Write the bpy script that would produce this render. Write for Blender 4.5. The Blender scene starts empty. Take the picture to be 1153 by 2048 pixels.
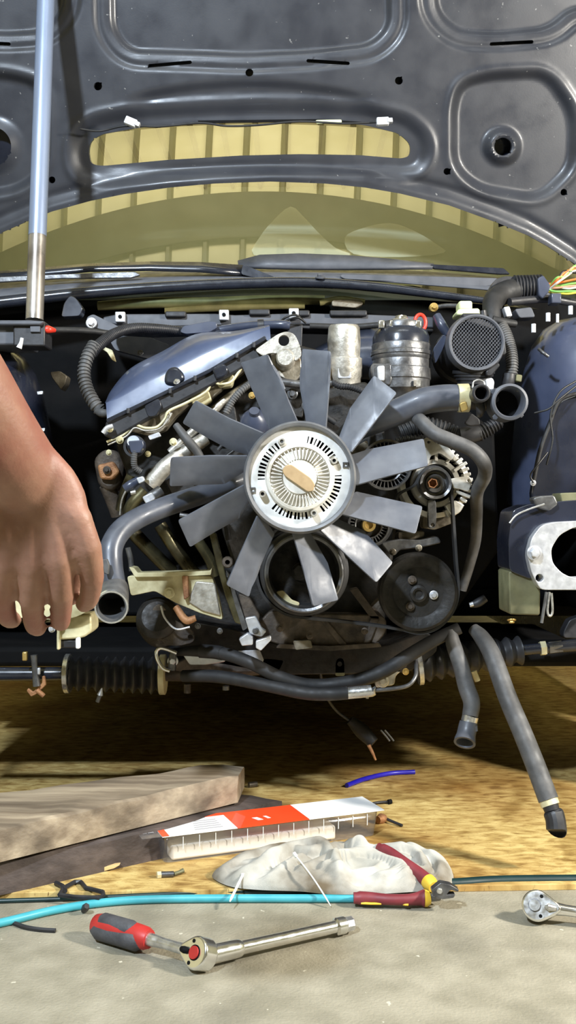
import bpy, bmesh, math, random
from mathutils import Vector, Matrix, noise
random.seed(7)
SC = bpy.context.scene
COL = SC.collection
# ------------------------------------------------------------------ camera, world, lights, exposure
FOC, CAMZ = 2000.0, 0.60                      # focal length in pixels of a 1153 x 2048 frame, camera height
cam = bpy.data.cameras.new('camera'); camo = bpy.data.objects.new('camera', cam); COL.objects.link(camo)
camo.location = (0, 0, CAMZ); camo.rotation_euler = (math.pi/2, 0, 0)
cam.sensor_fit = 'VERTICAL'; cam.sensor_height = 36.0; cam.lens = 36.0*FOC/2048.0
cam.clip_start = 0.05; cam.clip_end = 60
SC.camera = camo
SC.view_settings.view_transform = 'Standard'; SC.view_settings.look = 'None'
SC.view_settings.gamma = 1.0; SC.view_settings.use_curve_mapping = False
SC.view_settings.exposure = 0.0
W = bpy.data.worlds.new('garage_air'); SC.world = W; W.use_nodes = True
W.node_tree.nodes['Background'].inputs[0].default_value = (0.9, 0.86, 0.72, 1)
W.node_tree.nodes['Background'].inputs[1].default_value = 0.15
def lamp(name, kind, loc, target, energy, color, size=0.2, size_y=None):
    l = bpy.data.lights.new(name, kind); o = bpy.data.objects.new(name, l); COL.objects.link(o)
    o.location = loc
    o.rotation_euler = (Vector(target)-Vector(loc)).to_track_quat('-Z', 'Y').to_euler()
    l.energy = energy; l.color = color
    if kind == 'AREA':
        l.size = size
        if size_y: l.shape = 'RECTANGLE'; l.size_y = size_y
    else: l.shadow_soft_size = size
    return o
lamp('work_lamp', 'AREA', (-0.95, -0.60, 2.40), (0.0, 1.8, 0.75), 138, (0.74, 0.86, 1.0), 0.16)
lamp('side_lamp', 'AREA', (1.75, 0.75, 1.40), (0.0, 1.7, 0.45), 84, (1.0, 0.95, 0.86), 0.18)
lamp('ceiling_uplight_fill', 'AREA', (-0.2, 4.3, 2.05), (-0.2, 4.32, 3.2), 84, (1.0, 0.95, 0.80), 2.2, 0.5)  # added unseen uplight, brightens the ceiling that the windscreen mirrors
lamp('overhead_fill', 'AREA', (0.3, 0.7, 3.05), (0.3, 0.9, 0.0), 12, (0.90, 0.95, 1.0), 1.3, 0.25)  # added weak fill from overhead, out of view

# ------------------------------------------------------------------ helpers
def P(x, y, D): return Vector(((x-576.5)/FOC*D, D, CAMZ-(y-1024.0)/FOC*D))
def F(x, y, z=0.0):                          # the point at height z seen at pixel (x, y)
    return P(x, y, FOC*(CAMZ-z)/(y-1024.0))
def s2l(c): c /= 255.0; return c/12.92 if c <= 0.04045 else ((c+0.055)/1.055)**2.4
def rgb(r, g, b): return (s2l(r), s2l(g), s2l(b), 1.0)
MATS = {}
def mat(name, c1, c2=None, rough=0.5, metal=0.0, scale=30.0, bump=0.0, bscale=None, c3=None, c3amt=0.5, spec=0.5, stretch=None, rvar=0.0, coat=0.0, sss=0.0, detail=6.0, specks=None):
    m = bpy.data.materials.new(name); m.use_nodes = True; nt = m.node_tree; N = nt.nodes; L = nt.links
    b = N['Principled BSDF']
    b.inputs['Roughness'].default_value = rough; b.inputs['Metallic'].default_value = metal
    b.inputs['Specular IOR Level'].default_value = spec
    if coat: b.inputs['Coat Weight'].default_value = coat; b.inputs['Coat Roughness'].default_value = 0.12
    if sss:
        b.inputs['Subsurface Weight'].default_value = sss; b.inputs['Subsurface Radius'].default_value = (0.012, 0.004, 0.002)
    b.inputs['Base Color'].default_value = c1
    tc = N.new('ShaderNodeTexCoord'); src = tc.outputs['Object']
    if stretch:
        mp = N.new('ShaderNodeMapping'); mp.inputs['Scale'].default_value = stretch; L.new(src, mp.inputs[0]); src = mp.outputs[0]
    def nz(sc, det=detail):
        n = N.new('ShaderNodeTexNoise'); n.inputs['Scale'].default_value = sc; n.inputs['Detail'].default_value = det; L.new(src, n.inputs['Vector']); return n
    if c2:
        n1 = nz(scale); r = N.new('ShaderNodeValToRGB'); r.color_ramp.elements[0].position = 0.35; r.color_ramp.elements[1].position = 0.68
        r.color_ramp.elements[0].color = c1; r.color_ramp.elements[1].color = c2
        L.new(n1.outputs[0], r.inputs[0]); out = r.outputs[0]
        if c3:
            n2 = nz(scale*0.37); n2.noise_dimensions = '4D'; n2.inputs['W'].default_value = 3.7
            r2 = N.new('ShaderNodeValToRGB'); r2.color_ramp.elements[0].position = 0.62-0.3*c3amt; r2.color_ramp.elements[1].position = 0.80-0.3*c3amt
            L.new(n2.outputs[0], r2.inputs[0])
            mx = N.new('ShaderNodeMix'); mx.data_type = 'RGBA'; L.new(r2.outputs[0], mx.inputs[0]); L.new(out, mx.inputs[6]); mx.inputs[7].default_value = c3; out = mx.outputs[2]
        if specks:
            n5 = nz(specks[0], 2.0); r5 = N.new('ShaderNodeValToRGB'); r5.color_ramp.elements[0].position = specks[1]; r5.color_ramp.elements[1].position = specks[1]+0.03
            L.new(n5.outputs[0], r5.inputs[0]); m5 = N.new('ShaderNodeMix'); m5.data_type = 'RGBA'; L.new(r5.outputs[0], m5.inputs[0]); L.new(out, m5.inputs[6]); m5.inputs[7].default_value = specks[2]; out = m5.outputs[2]
        L.new(out, b.inputs['Base Color'])
    if rvar:
        n3 = nz(scale*1.7); mr = N.new('ShaderNodeMapRange'); mr.inputs[1].default_value = 0.3; mr.inputs[2].default_value = 0.7
        mr.inputs[3].default_value = max(0.03, rough-rvar); mr.inputs[4].default_value = min(1, rough+rvar)
        L.new(n3.outputs[0], mr.inputs[0]); L.new(mr.outputs[0], b.inputs['Roughness'])
    if bump:
        n4 = nz(bscale or scale*4); bp = N.new('ShaderNodeBump'); bp.inputs['Strength'].default_value = bump; bp.inputs['Distance'].default_value = 0.003
        L.new(n4.outputs[0], bp.inputs['Height']); L.new(bp.outputs[0], b.inputs['Normal'])
    MATS[name] = m; return m

def mesh(name, verts, faces, material, parent=None, smooth=40, bevel=0, seg=2):
    me = bpy.data.meshes.new(name); me.from_pydata([tuple(v) for v in verts], [], faces); me.validate(); me.update()
    return finish(name, me, material, parent, smooth, bevel, seg)
def finish(name, me, material, parent=None, smooth=40, bevel=0, seg=2):
    o = bpy.data.objects.new(name, me); COL.objects.link(o)
    bm = bmesh.new(); bm.from_mesh(me); bmesh.ops.recalc_face_normals(bm, faces=bm.faces); bm.to_mesh(me); bm.free()
    me.materials.append(MATS[material] if isinstance(material, str) else material)
    if smooth:
        for p in me.polygons: p.use_smooth = True
        me.set_sharp_from_angle(angle=math.radians(smooth))
    if bevel:
        b = o.modifiers.new('bevel', 'BEVEL'); b.width = bevel; b.segments = seg; b.limit_method = 'ANGLE'; b.angle_limit = math.radians(35)
    if parent: o.parent = parent
    return o
def T(name, label, cat, group=None):
    o = bpy.data.objects.new(name, None); COL.objects.link(o); o.empty_display_size = 0.02
    o['label'] = label; o['category'] = cat
    if group: o['group'] = group
    return o
def tag(o, label, cat, group=None):
    o['label'] = label; o['category'] = cat
    if group: o['group'] = group
    return o
def structure(o, label=None, cat=None):
    o['kind'] = 'structure'
    if label: o['label'] = label
    if cat: o['category'] = cat
    return o

def cr(pts, n=8, closed=False):              # Catmull-Rom through points (tuples of any length)
    pts = [tuple(p) for p in pts]; m = len(pts); out = []
    rng = range(m if closed else m-1)
    for i in rng:
        p0 = pts[(i-1) % m] if closed or i > 0 else tuple(2*a-b for a, b in zip(pts[0], pts[1]))
        p1 = pts[i]; p2 = pts[(i+1) % m]
        p3 = pts[(i+2) % m] if closed or i+2 < m else tuple(2*a-b for a, b in zip(pts[-1], pts[-2]))
        for k in range(n):
            t = k/n; t2 = t*t; t3 = t2*t
            out.append(tuple(0.5*((2*b)+(-a+c)*t+(2*a-5*b+4*c-d)*t2+(-a+3*b-3*c+d)*t3) for a, b, c, d in zip(p0, p1, p2, p3)))
    if not closed: out.append(pts[-1])
    return out
def rnd(pts, r, n=5):                        # round the corners of a closed polygon
    out = []; m = len(pts)
    for i in range(m):
        a, b, c = Vector(pts[i-1][:2]), Vector(pts[i][:2]), Vector(pts[(i+1) % m][:2])
        rr = r[i] if isinstance(r, (list, tuple)) else r
        d1 = (a-b); d2 = (c-b); k = min(rr, d1.length*0.48, d2.length*0.48)
        s = b+d1.normalized()*k; e = b+d2.normalized()*k
        for j in range(n+1):
            t = j/n; out.append(tuple(s*(1-t)**2+b*2*t*(1-t)+e*t*t))
    return out
def circ(x, y, r, n=24, ry=None): return [(x+r*math.cos(2*math.pi*i/n), y+(ry or r)*math.sin(2*math.pi*i/n)) for i in range(n)]
def plate(name, pts, D, thick, material, parent=None, bevel=0.0015, holes=(), smooth=40, tilt=None):
    """a sheet with the outline pts (pixels), its front at distance D, thick metres deep; D may be a function of (x, y)"""
    fD = D if callable(D) else (lambda x, y: D)
    bm = bmesh.new(); es = []
    for loop in [pts]+list(holes):
        vs = [bm.verts.new(P(x, y, fD(x, y))) for x, y in loop]
        for i in range(len(vs)): es.append(bm.edges.new((vs[i-1], vs[i])))
    if holes:
        bmesh.ops.triangle_fill(bm, use_beauty=True, use_dissolve=False, edges=es, normal=(0, -1, 0))
    else: bm.faces.new(list(bm.verts))
    g = bmesh.ops.extrude_face_region(bm, geom=bm.faces[:])
    bmesh.ops.translate(bm, verts=[v for v in g['geom'] if isinstance(v, bmesh.types.BMVert)], vec=(0, thick, 0))
    if not g['geom'] or thick == 0: pass
    bmesh.ops.recalc_face_normals(bm, faces=bm.faces)
    me = bpy.data.meshes.new(name); bm.to_mesh(me); bm.free()
    return finish(name, me, material, parent, smooth, bevel)
def frames(pts):
    ps = [Vector(p) for p in pts]; n = len(ps); out = []
    t0 = (ps[1]-ps[0]).normalized(); u = t0.orthogonal().normalized()
    for i in range(n):
        t = (ps[min(i+1, n-1)]-ps[max(i-1, 0)]).normalized()
        u = (u-t*u.dot(t)).normalized(); out.append((ps[i], t, u, t.cross(u)))
    return out
def sweep(name, pts, radii, material, parent=None, seg=14, cap=True, smooth=50, flat=1.0, bore=0.0, boredepth=3, bevel=0, up=None):
    """tube through world points; radii scalar or list (metres); bore>0 leaves an open hollow end at the last point"""
    fr = frames(pts); n = len(fr); V = []; Fc = []
    rl = radii if isinstance(radii, (list, tuple)) else [radii]*n
    rings = []
    for i, (p, t, u, w) in enumerate(fr):
        if up is not None:
            w = t.cross(Vector(up)).normalized(); u = w.cross(t).normalized()
        rings.append([p+(u*math.cos(a)*flat+w*math.sin(a))*rl[i] for a in (2*math.pi*k/seg for k in range(seg))])
    if bore:
        p, t, u, w = fr[-1]
        rings.append([p+(u*math.cos(a)+w*math.sin(a))*rl[-1]*bore for a in (2*math.pi*k/seg for k in range(seg))])
        for j in range(1, boredepth+1):
            p, t, u, w = fr[max(0, n-1-j*2)]
            rings.append([p+(u*math.cos(a)+w*math.sin(a))*rl[max(0, n-1-j*2)]*bore for a in (2*math.pi*k/seg for k in range(seg))])
    for r in rings: V += r
    for i in range(len(rings)-1):
        for k in range(seg):
            a = i*seg+k; b = i*seg+(k+1) % seg; Fc.append((a, b, b+seg, a+seg))
    if cap: Fc.append(tuple(range(seg))); Fc.append(tuple(range((len(rings)-1)*seg, len(rings)*seg)))
    return mesh(name, V, Fc, material, parent, smooth, bevel)
def tube(name, pp, rpx, material, parent=None, n=8, **kw):
    """tube through pixel points (x, y, D); rpx radius in pixels at that depth (number or list per control point)"""
    c = cr(pp, n); pts = [P(*q) for q in c]
    if isinstance(rpx, (list, tuple)):
        rr = cr([(r,) for r in rpx], n); rl = [r[0]*q[2]/FOC for r, q in zip(rr, c)]
    else: rl = [rpx*q[2]/FOC for q in c]
    return sweep(name, pts, rl, material, parent, **kw)
def resample(pts, step):
    ps = [Vector(p) for p in pts]; out = [ps[0]]; acc = 0.0
    for a, b in zip(ps, ps[1:]):
        d = (b-a).length; 
        while d > 0 and acc+d >= step:
            t = (step-acc)/d; a = a+(b-a)*t; out.append(a.copy()); d = (b-a).length; acc = 0.0
        acc += d
    return out
def corrugated(name, pp, rpx, pitch_px, material, parent=None, amp=0.16, seg=14, duty=0.5, **kw):
    c = cr(pp, 10); pts = [P(*q) for q in c]; Dm = pp[0][2]
    pitch = pitch_px*Dm/FOC; rs = resample(pts, pitch/6.0); rl = []
    r0 = rpx if not isinstance(rpx, (list, tuple)) else None
    for i in range(len(rs)):
        t = i/max(1, len(rs)-1)
        r = r0 if r0 is not None else rpx[0]+(rpx[-1]-rpx[0])*t
        rl.append(r*Dm/FOC*(1.0+amp*(0.5 if (i % 6) in (0, 1, 2) else -0.5)))
    return sweep(name, rs, rl, material, parent, seg=seg, smooth=30, **kw)
def lathe(name, prof, c, material, parent=None, axis=(0, -1, 0), seg=40, scale=None, smooth=35, bevel=0, arc=None):
    """prof: [(radius px, metres along axis)], c: (x, y, D)"""
    o0 = P(*c); k = c[2]/FOC if scale is None else scale
    ax = Vector(axis).normalized(); u = ax.orthogonal().normalized(); w = ax.cross(u)
    V = []; Fc = []
    for r, h in prof:
        for i in range(seg):
            a = 2*math.pi*i/seg; V.append(o0+ax*h+(u*math.cos(a)+w*math.sin(a))*r*k)
    for j in range(len(prof)-1):
        for i in range(seg):
            a = j*seg+i; b = j*seg+(i+1) % seg; Fc.append((a, b, b+seg, a+seg))
    if prof[0][0] > 0.01: Fc.append(tuple(range(seg)))
    if prof[-1][0] > 0.01: Fc.append(tuple(range((len(prof)-1)*seg, len(prof)*seg)))
    bm = bmesh.new(); me = bpy.data.meshes.new(name); me.from_pydata([tuple(v) for v in V], [], Fc); bm.from_mesh(me)
    bmesh.ops.remove_doubles(bm, verts=bm.verts, dist=1e-6); bm.to_mesh(me); bm.free()
    return finish(name, me, material, parent, smooth, bevel)
def ringlathe(name, prof, c, material, parent=None, **kw):       # closed profile (a ring): first point repeated at the end, no caps
    axis = kw.pop('axis', (0, -1, 0)); seg = kw.pop('seg', 48); smooth = kw.pop('smooth', 35)
    o0 = P(*c); k = c[2]/FOC; ax = Vector(axis).normalized(); u = ax.orthogonal().normalized(); w = ax.cross(u)
    V = []; Fc = []; m = len(prof)
    for r, h in prof:
        for i in range(seg):
            a = 2*math.pi*i/seg; V.append(o0+ax*h+(u*math.cos(a)+w*math.sin(a))*r*k)
    for j in range(m):
        for i in range(seg):
            a = j*seg+i; b = j*seg+(i+1) % seg; j2 = ((j+1) % m)*seg
            Fc.append((a, b, j2+(i+1) % seg, j2+i))
    return mesh(name, V, Fc, material, parent, smooth, kw.pop('bevel', 0))
def boltm(name, c, r, material, parent=None, axis=(0, -1, 0), hexr=0.62, tall=0.5, flange=True):
    """hex-headed bolt with a flange; r in pixels"""
    o0 = P(*c); k = c[2]/FOC; ax = Vector(axis).normalized(); u = ax.orthogonal().normalized(); w = ax.cross(u)
    V = []; Fc = []
    def ring(n, rr, h):
        b = len(V); V.extend([o0+ax*h*k+(u*math.cos(2*math.pi*i/n)+w*math.sin(2*math.pi*i/n))*rr*k for i in range(n)]); return list(range(b, b+n))
    def side(a, b): 
        n = len(a)
        for i in range(n): Fc.append((a[i], a[(i+1) % n], b[(i+1) % n], b[i]))
    if flange:
        a = ring(16, r, 0); b = ring(16, r, r*0.18); c2 = ring(16, r*0.85, r*0.28); side(a, b); side(b, c2); Fc.append(tuple(a)); Fc.append(tuple(c2))
    h = r*(hexr if flange else 1.0); a = ring(6, h, 0 if not flange else r*0.25); b = ring(6, h, r*tall+r*0.2); c2 = ring(6, h*0.8, r*tall+r*0.32); side(a, b); side(b, c2); Fc.append(tuple(a)); Fc.append(tuple(c2))
    return mesh(name, V, Fc, material, parent, 30)
def boxw(name, lo, hi, material, parent=None, bevel=0.002, M=None):
    x0, y0, z0 = lo; x1, y1, z1 = hi
    V = [Vector(v) for v in ((x0,y0,z0),(x1,y0,z0),(x1,y1,z0),(x0,y1,z0),(x0,y0,z1),(x1,y0,z1),(x1,y1,z1),(x0,y1,z1))]
    if M: V = [M @ v for v in V]
    return mesh(name, V, [(0,3,2,1),(4,5,6,7),(0,1,5,4),(1,2,6,5),(2,3,7,6),(3,0,4,7)], material, parent, 30, bevel)
def pbox(name, x0, y0, x1, y1, D, thick, material, parent=None, bevel=0.002):
    return plate(name, [(x0, y0), (x1, y0), (x1, y1), (x0, y1)], D, thick, material, parent, bevel)
def loft(name, curves, material, parent=None, smooth=60, closed=False, thick=0.0):
    n = len(curves[0]); V = [p for c in curves for p in c]; Fc = []
    for j in range(len(curves)-1):
        for i in range(n if closed else n-1):
            a = j*n+i; b = j*n+(i+1) % n; Fc.append((a, b, b+n, a+n))
    o = mesh(name, V, Fc, material, parent, smooth)
    if thick:
        s = o.modifiers.new('solid', 'SOLIDIFY'); s.thickness = thick; s.offset = 0
    return o
def wirepx(name, pp, rpx, material, parent=None, n=6, seg=8): return tube(name, pp, rpx, material, parent, n=n, seg=seg)
def smoothstep(a, b, x):
    t = min(1.0, max(0.0, (x-a)/(b-a))); return t*t*(3-2*t)
# ------------------------------------------------------------------ materials
mat('hood_paint', rgb(45,47,54), rgb(53,55,61), 0.42, 0.0, 9, c3=rgb(62,64,69), c3amt=0.25, rvar=0.12, bump=0.03, bscale=300, coat=0.1, specks=(95, 0.735, rgb(118,118,118)))
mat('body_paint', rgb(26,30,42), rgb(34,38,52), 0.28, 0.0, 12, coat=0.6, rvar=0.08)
mat('black_plastic', rgb(34,34,37), rgb(46,46,49), 0.48, 0.0, 40, rvar=0.12, bump=0.05)
mat('grey_plastic', rgb(70,73,80), rgb(86,88,95), 0.5, 0.0, 30, rvar=0.1)
mat('gloss_black', rgb(30,33,42), rgb(40,44,54), 0.26, 0.0, 25, rvar=0.08, coat=0.3)
mat('cover_black', rgb(52,58,74), rgb(64,70,88), 0.33, 0.0, 18, rvar=0.07, coat=0.35)
mat('rubber', rgb(27,27,28), rgb(40,39,39), 0.62, 0.0, 45, rvar=0.1, bump=0.06)
mat('dusty_rubber', rgb(68,68,69), rgb(94,93,92), 0.6, 0.0, 40, c3=rgb(52,51,50), c3amt=0.4, rvar=0.1, bump=0.06)
mat('blue_rubber', rgb(62,66,76), rgb(80,84,94), 0.42, 0.0, 30, rvar=0.1, coat=0.1)
mat('fan_plastic', rgb(84,87,95), rgb(97,100,107), 0.42, 0.0, 35, c3=rgb(80,82,88), c3amt=0.3, rvar=0.1, bump=0.03)
mat('ring_plastic', rgb(88,90,94), rgb(112,112,112), 0.45, 0.0, 30, rvar=0.1)
mat('hub_metal', rgb(222,222,220), rgb(244,244,241), 0.42, 0.25, 60, c3=rgb(190,186,176), c3amt=0.25, rvar=0.12, bump=0.05)
mat('fin_metal', rgb(216,213,204), rgb(238,235,227), 0.45, 0.25, 60, c3=rgb(170,158,138), c3amt=0.3, rvar=0.12)
mat('strip_metal', rgb(168,142,106), rgb(186,160,122), 0.5, 0.3, 60)
mat('slot_dark', rgb(10,10,11), None, 0.8, spec=0.2)
mat('aluminium', rgb(172,168,158), rgb(212,208,198), 0.42, 0.7, 70, c3=rgb(120,108,90), c3amt=0.35, rvar=0.12, bump=0.15)
mat('alloy', rgb(190,187,178), rgb(222,219,210), 0.4, 0.6, 60, c3=rgb(150,142,128), c3amt=0.25, rvar=0.1, bump=0.12)
mat('boot_rubber', rgb(34,34,36), rgb(48,48,50), 0.38, 0.0, 40, rvar=0.08)
mat('oily_aluminium', rgb(96,88,74), rgb(150,142,126), 0.5, 0.5, 40, c3=rgb(50,42,32), c3amt=0.55, rvar=0.18, bump=0.3)
mat('cast_iron', rgb(74,66,58), rgb(104,92,80), 0.62, 0.25, 50, c3=rgb(44,38,34), c3amt=0.5, rvar=0.15, bump=0.35)
mat('grimy_black', rgb(18,17,16), rgb(34,31,28), 0.6, 0.1, 40, c3=rgb(58,50,42), c3amt=0.2, rvar=0.2, bump=0.25)
mat('void_black', rgb(9,9,10), rgb(15,15,16), 0.8, 0.0, 20, bump=0.2, spec=0.15)  # near-black colour carries the deep shade of the engine bay
mat('steel', rgb(190,190,190), rgb(220,220,218), 0.3, 0.85, 90, rvar=0.1)
mat('chrome', rgb(226,226,224), rgb(240,240,238), 0.2, 0.95, 60, rvar=0.06)
mat('dark_steel', rgb(90,90,92), rgb(120,120,120), 0.38, 0.7, 60, rvar=0.12, bump=0.1)
mat('zinc', rgb(196,198,204), rgb(226,228,232), 0.38, 0.6, 60, rvar=0.1, bump=0.08)
mat('brass', rgb(196,164,96), rgb(220,190,120), 0.35, 0.7, 60)
mat('rusty', rgb(150,104,70), rgb(186,138,94), 0.6, 0.3, 80, c3=rgb(110,70,46), c3amt=0.5, bump=0.3)
mat('cream_metal', rgb(198,190,150), rgb(222,214,176), 0.45, 0.2, 40, c3=rgb(150,136,96), c3amt=0.35, rvar=0.12, bump=0.12)
mat('olive_metal', rgb(98,98,72), rgb(122,120,90), 0.5, 0.2, 30, c3=rgb(80,76,56), c3amt=0.4, rvar=0.1, bump=0.1)
mat('olive_tube', rgb(132,126,84), rgb(158,150,104), 0.5, 0.1, 30, c3=rgb(96,90,62), c3amt=0.4)
mat('white_plastic', rgb(232,234,238), rgb(244,245,248), 0.4, 0.0, 30)
mat('green_white', rgb(206,216,160), rgb(222,230,180), 0.45, 0.0, 30)
mat('red_plastic', rgb(214,52,36), rgb(226,66,46), 0.35, 0.0, 30)
mat('pole_paint', rgb(124,138,164), rgb(148,160,184), 0.35, 0.35, 8, c3=rgb(168,160,150), c3amt=0.42, stretch=(1,1,0.25), rvar=0.1, bump=0.1, bscale=80)
mat('pole_steel', rgb(164,158,150), rgb(188,182,174), 0.35, 0.7, 20, c3=rgb(120,112,104), c3amt=0.4, rvar=0.1)
mat('concrete', rgb(136,130,112), rgb(160,153,135), 0.82, 0.0, 16, c3=rgb(116,111,96), c3amt=0.34, bump=0.5, bscale=220, rvar=0.1, detail=14, specks=(70, 0.72, rgb(196,190,172)))
mat('wood_grey', rgb(128,112,92), rgb(176,160,136), 0.75, 0.0, 14, c3=rgb(92,80,66), c3amt=0.42, stretch=(0.25, 3.0, 3.0), bump=0.4, bscale=60)
mat('wood_dark', rgb(66,56,52), rgb(94,82,76), 0.75, 0.0, 14, c3=rgb(48,40,36), c3amt=0.42, stretch=(0.25, 3.0, 3.0), bump=0.4, bscale=60)
mat('wood_fresh', rgb(214,178,120), rgb(232,202,146), 0.7, 0.0, 30, stretch=(0.3, 3, 3), bump=0.3)
mat('teal_hose', rgb(62,158,172), rgb(78,172,184), 0.38, 0.0, 20, c3=rgb(50,120,132), c3amt=0.2, rvar=0.08)
mat('dark_hose', rgb(16,40,42), rgb(26,54,54), 0.4, 0.0, 20)
mat('black_hose', rgb(20,20,21), rgb(30,30,31), 0.5, 0.0, 20)
mat('blue_tube', rgb(36,30,170), rgb(52,44,196), 0.35, 0.0, 20)
mat('cloth', rgb(166,163,153), rgb(196,193,184), 0.92, 0.0, 24, c3=rgb(104,92,74), c3amt=0.52, spec=0.2, bump=0.25, bscale=900)
mat('cloth_dirt', rgb(92,78,62), rgb(128,112,92), 0.85, 0.0, 30, bump=0.25, bscale=700)
mat('zip_white', rgb(228,228,220), rgb(240,240,232), 0.45, 0.0, 30)
mat('plier_grip', rgb(112,40,48), rgb(132,54,60), 0.5, 0.0, 30, rvar=0.1)
mat('plier_yellow', rgb(222,180,52), rgb(236,200,70), 0.45, 0.0, 30)
mat('handle_red', rgb(170,40,38), rgb(186,52,48), 0.45, 0.0, 30)
mat('handle_grey', rgb(62,62,66), rgb(78,78,82), 0.6, 0.0, 60, bump=0.2)
mat('label_orange', rgb(236,76,36), rgb(240,84,44), 0.35, 0.0, 10)
mat('label_white', rgb(244,244,242), rgb(250,250,248), 0.4, 0.0, 10)
mat('label_print', rgb(150,148,150), None, 0.5)
mat('paper_white', rgb(246,240,226), rgb(252,248,238), 0.7, 0.0, 30)
mat('skin', rgb(146,106,88), rgb(160,120,100), 0.52, 0.0, 40, c3=rgb(140,88,74), c3amt=0.4, sss=0.15, bump=0.12, bscale=300)
mat('nail', rgb(222,178,160), None, 0.3)
mat('cover_lit_blue', rgb(64,74,100), rgb(76,87,114), 0.40, 0.0, 18, rvar=0.06, coat=0.25)  # cover black lightened and blued for the lamp's broad highlight
mat('tower_lit_blue', rgb(62,69,90), rgb(76,83,106), 0.34, 0.0, 14, rvar=0.08, coat=0.3)  # body colour lifted to carry the lamp's highlight on this tower
mat('exhaust_steel', rgb(84,80,58), rgb(112,106,78), 0.34, 0.7, 30, c3=rgb(48,42,30), c3amt=0.45, rvar=0.12, bump=0.15)
mat('mirror_band_brown', rgb(74,68,46), rgb(88,80,56), 0.7, 0.0, 6)
mat('sheet_yellow', rgb(218,207,156), rgb(228,218,170), 0.45, 0.1, 3, c3=rgb(200,188,140), c3amt=0.3)
mat('sheet_rib', rgb(112,104,72), rgb(122,114,80), 0.5, 0.1, 3)
mat('dash', rgb(44,44,40), rgb(54,54,48), 0.7, 0.0, 10)
mat('wire_orange', rgb(226,120,50), None, 0.45); mat('wire_yellow', rgb(226,206,70), None, 0.45); mat('wire_green', rgb(130,190,90), None, 0.45)
mat('wire_pink', rgb(226,150,120), None, 0.45); mat('wire_white', rgb(226,222,206), None, 0.45); mat('wire_black', rgb(22,22,22), None, 0.45)
# yellow oriented-strand sheet: stretched flakes and grain streaks
def osb():
    m = bpy.data.materials.new('plywood'); m.use_nodes = True; nt = m.node_tree; N = nt.nodes; L = nt.links; b = N['Principled BSDF']
    tc = N.new('ShaderNodeTexCoord'); mp = N.new('ShaderNodeMapping'); mp.inputs['Scale'].default_value = (4.0, 9.0, 1); L.new(tc.outputs['Object'], mp.inputs[0])
    n1 = N.new('ShaderNodeTexNoise'); n1.inputs['Scale'].default_value = 7; n1.inputs['Detail'].default_value = 8; n1.inputs['Distortion'].default_value = 0.6; L.new(mp.outputs[0], n1.inputs['Vector'])
    r1 = N.new('ShaderNodeValToRGB'); e = r1.color_ramp.elements; e[0].position = 0.30; e[0].color = rgb(142,110,54); e[1].position = 0.62; e[1].color = rgb(214,188,122)
    k = r1.color_ramp.elements.new(0.46); k.color = rgb(188,158,94); L.new(n1.outputs[0], r1.inputs[0])
    n2 = N.new('ShaderNodeTexNoise'); n2.inputs['Scale'].default_value = 3.2; n2.inputs['Detail'].default_value = 4; L.new(tc.outputs['Object'], n2.inputs['Vector'])
    r2 = N.new('ShaderNodeValToRGB'); r2.color_ramp.elements[0].position = 0.40; r2.color_ramp.elements[1].position = 0.72; L.new(n2.outputs[0], r2.inputs[0])
    mx = N.new('ShaderNodeMix'); mx.data_type = 'RGBA'; mx.blend_type = 'MULTIPLY'; L.new(r2.outputs[0], mx.inputs[0]); L.new(r1.outputs[0], mx.inputs[6]); mx.inputs[7].default_value = rgb(196,170,134)
    v = N.new('ShaderNodeTexNoise'); v.inputs['Scale'].default_value = 60; v.inputs['Detail'].default_value = 3; L.new(mp.outputs[0], v.inputs['Vector'])
    r3 = N.new('ShaderNodeValToRGB'); r3.color_ramp.elements[0].position = 0.62; r3.color_ramp.elements[1].position = 0.74; L.new(v.outputs[0], r3.inputs[0])
    mx2 = N.new('ShaderNodeMix'); mx2.data_type = 'RGBA'; L.new(r3.outputs[0], mx2.inputs[0]); L.new(mx.outputs[2], mx2.inputs[6]); mx2.inputs[7].default_value = rgb(120,88,46)
    L.new(mx2.outputs[2], b.inputs['Base Color']); b.inputs['Roughness'].default_value = 0.7
    bp = N.new('ShaderNodeBump'); bp.inputs['Strength'].default_value = 0.3; bp.inputs['Distance'].default_value = 0.003; L.new(n1.outputs[0], bp.inputs['Height']); L.new(bp.outputs[0], b.inputs['Normal'])
    MATS['plywood'] = m
osb()
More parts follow.
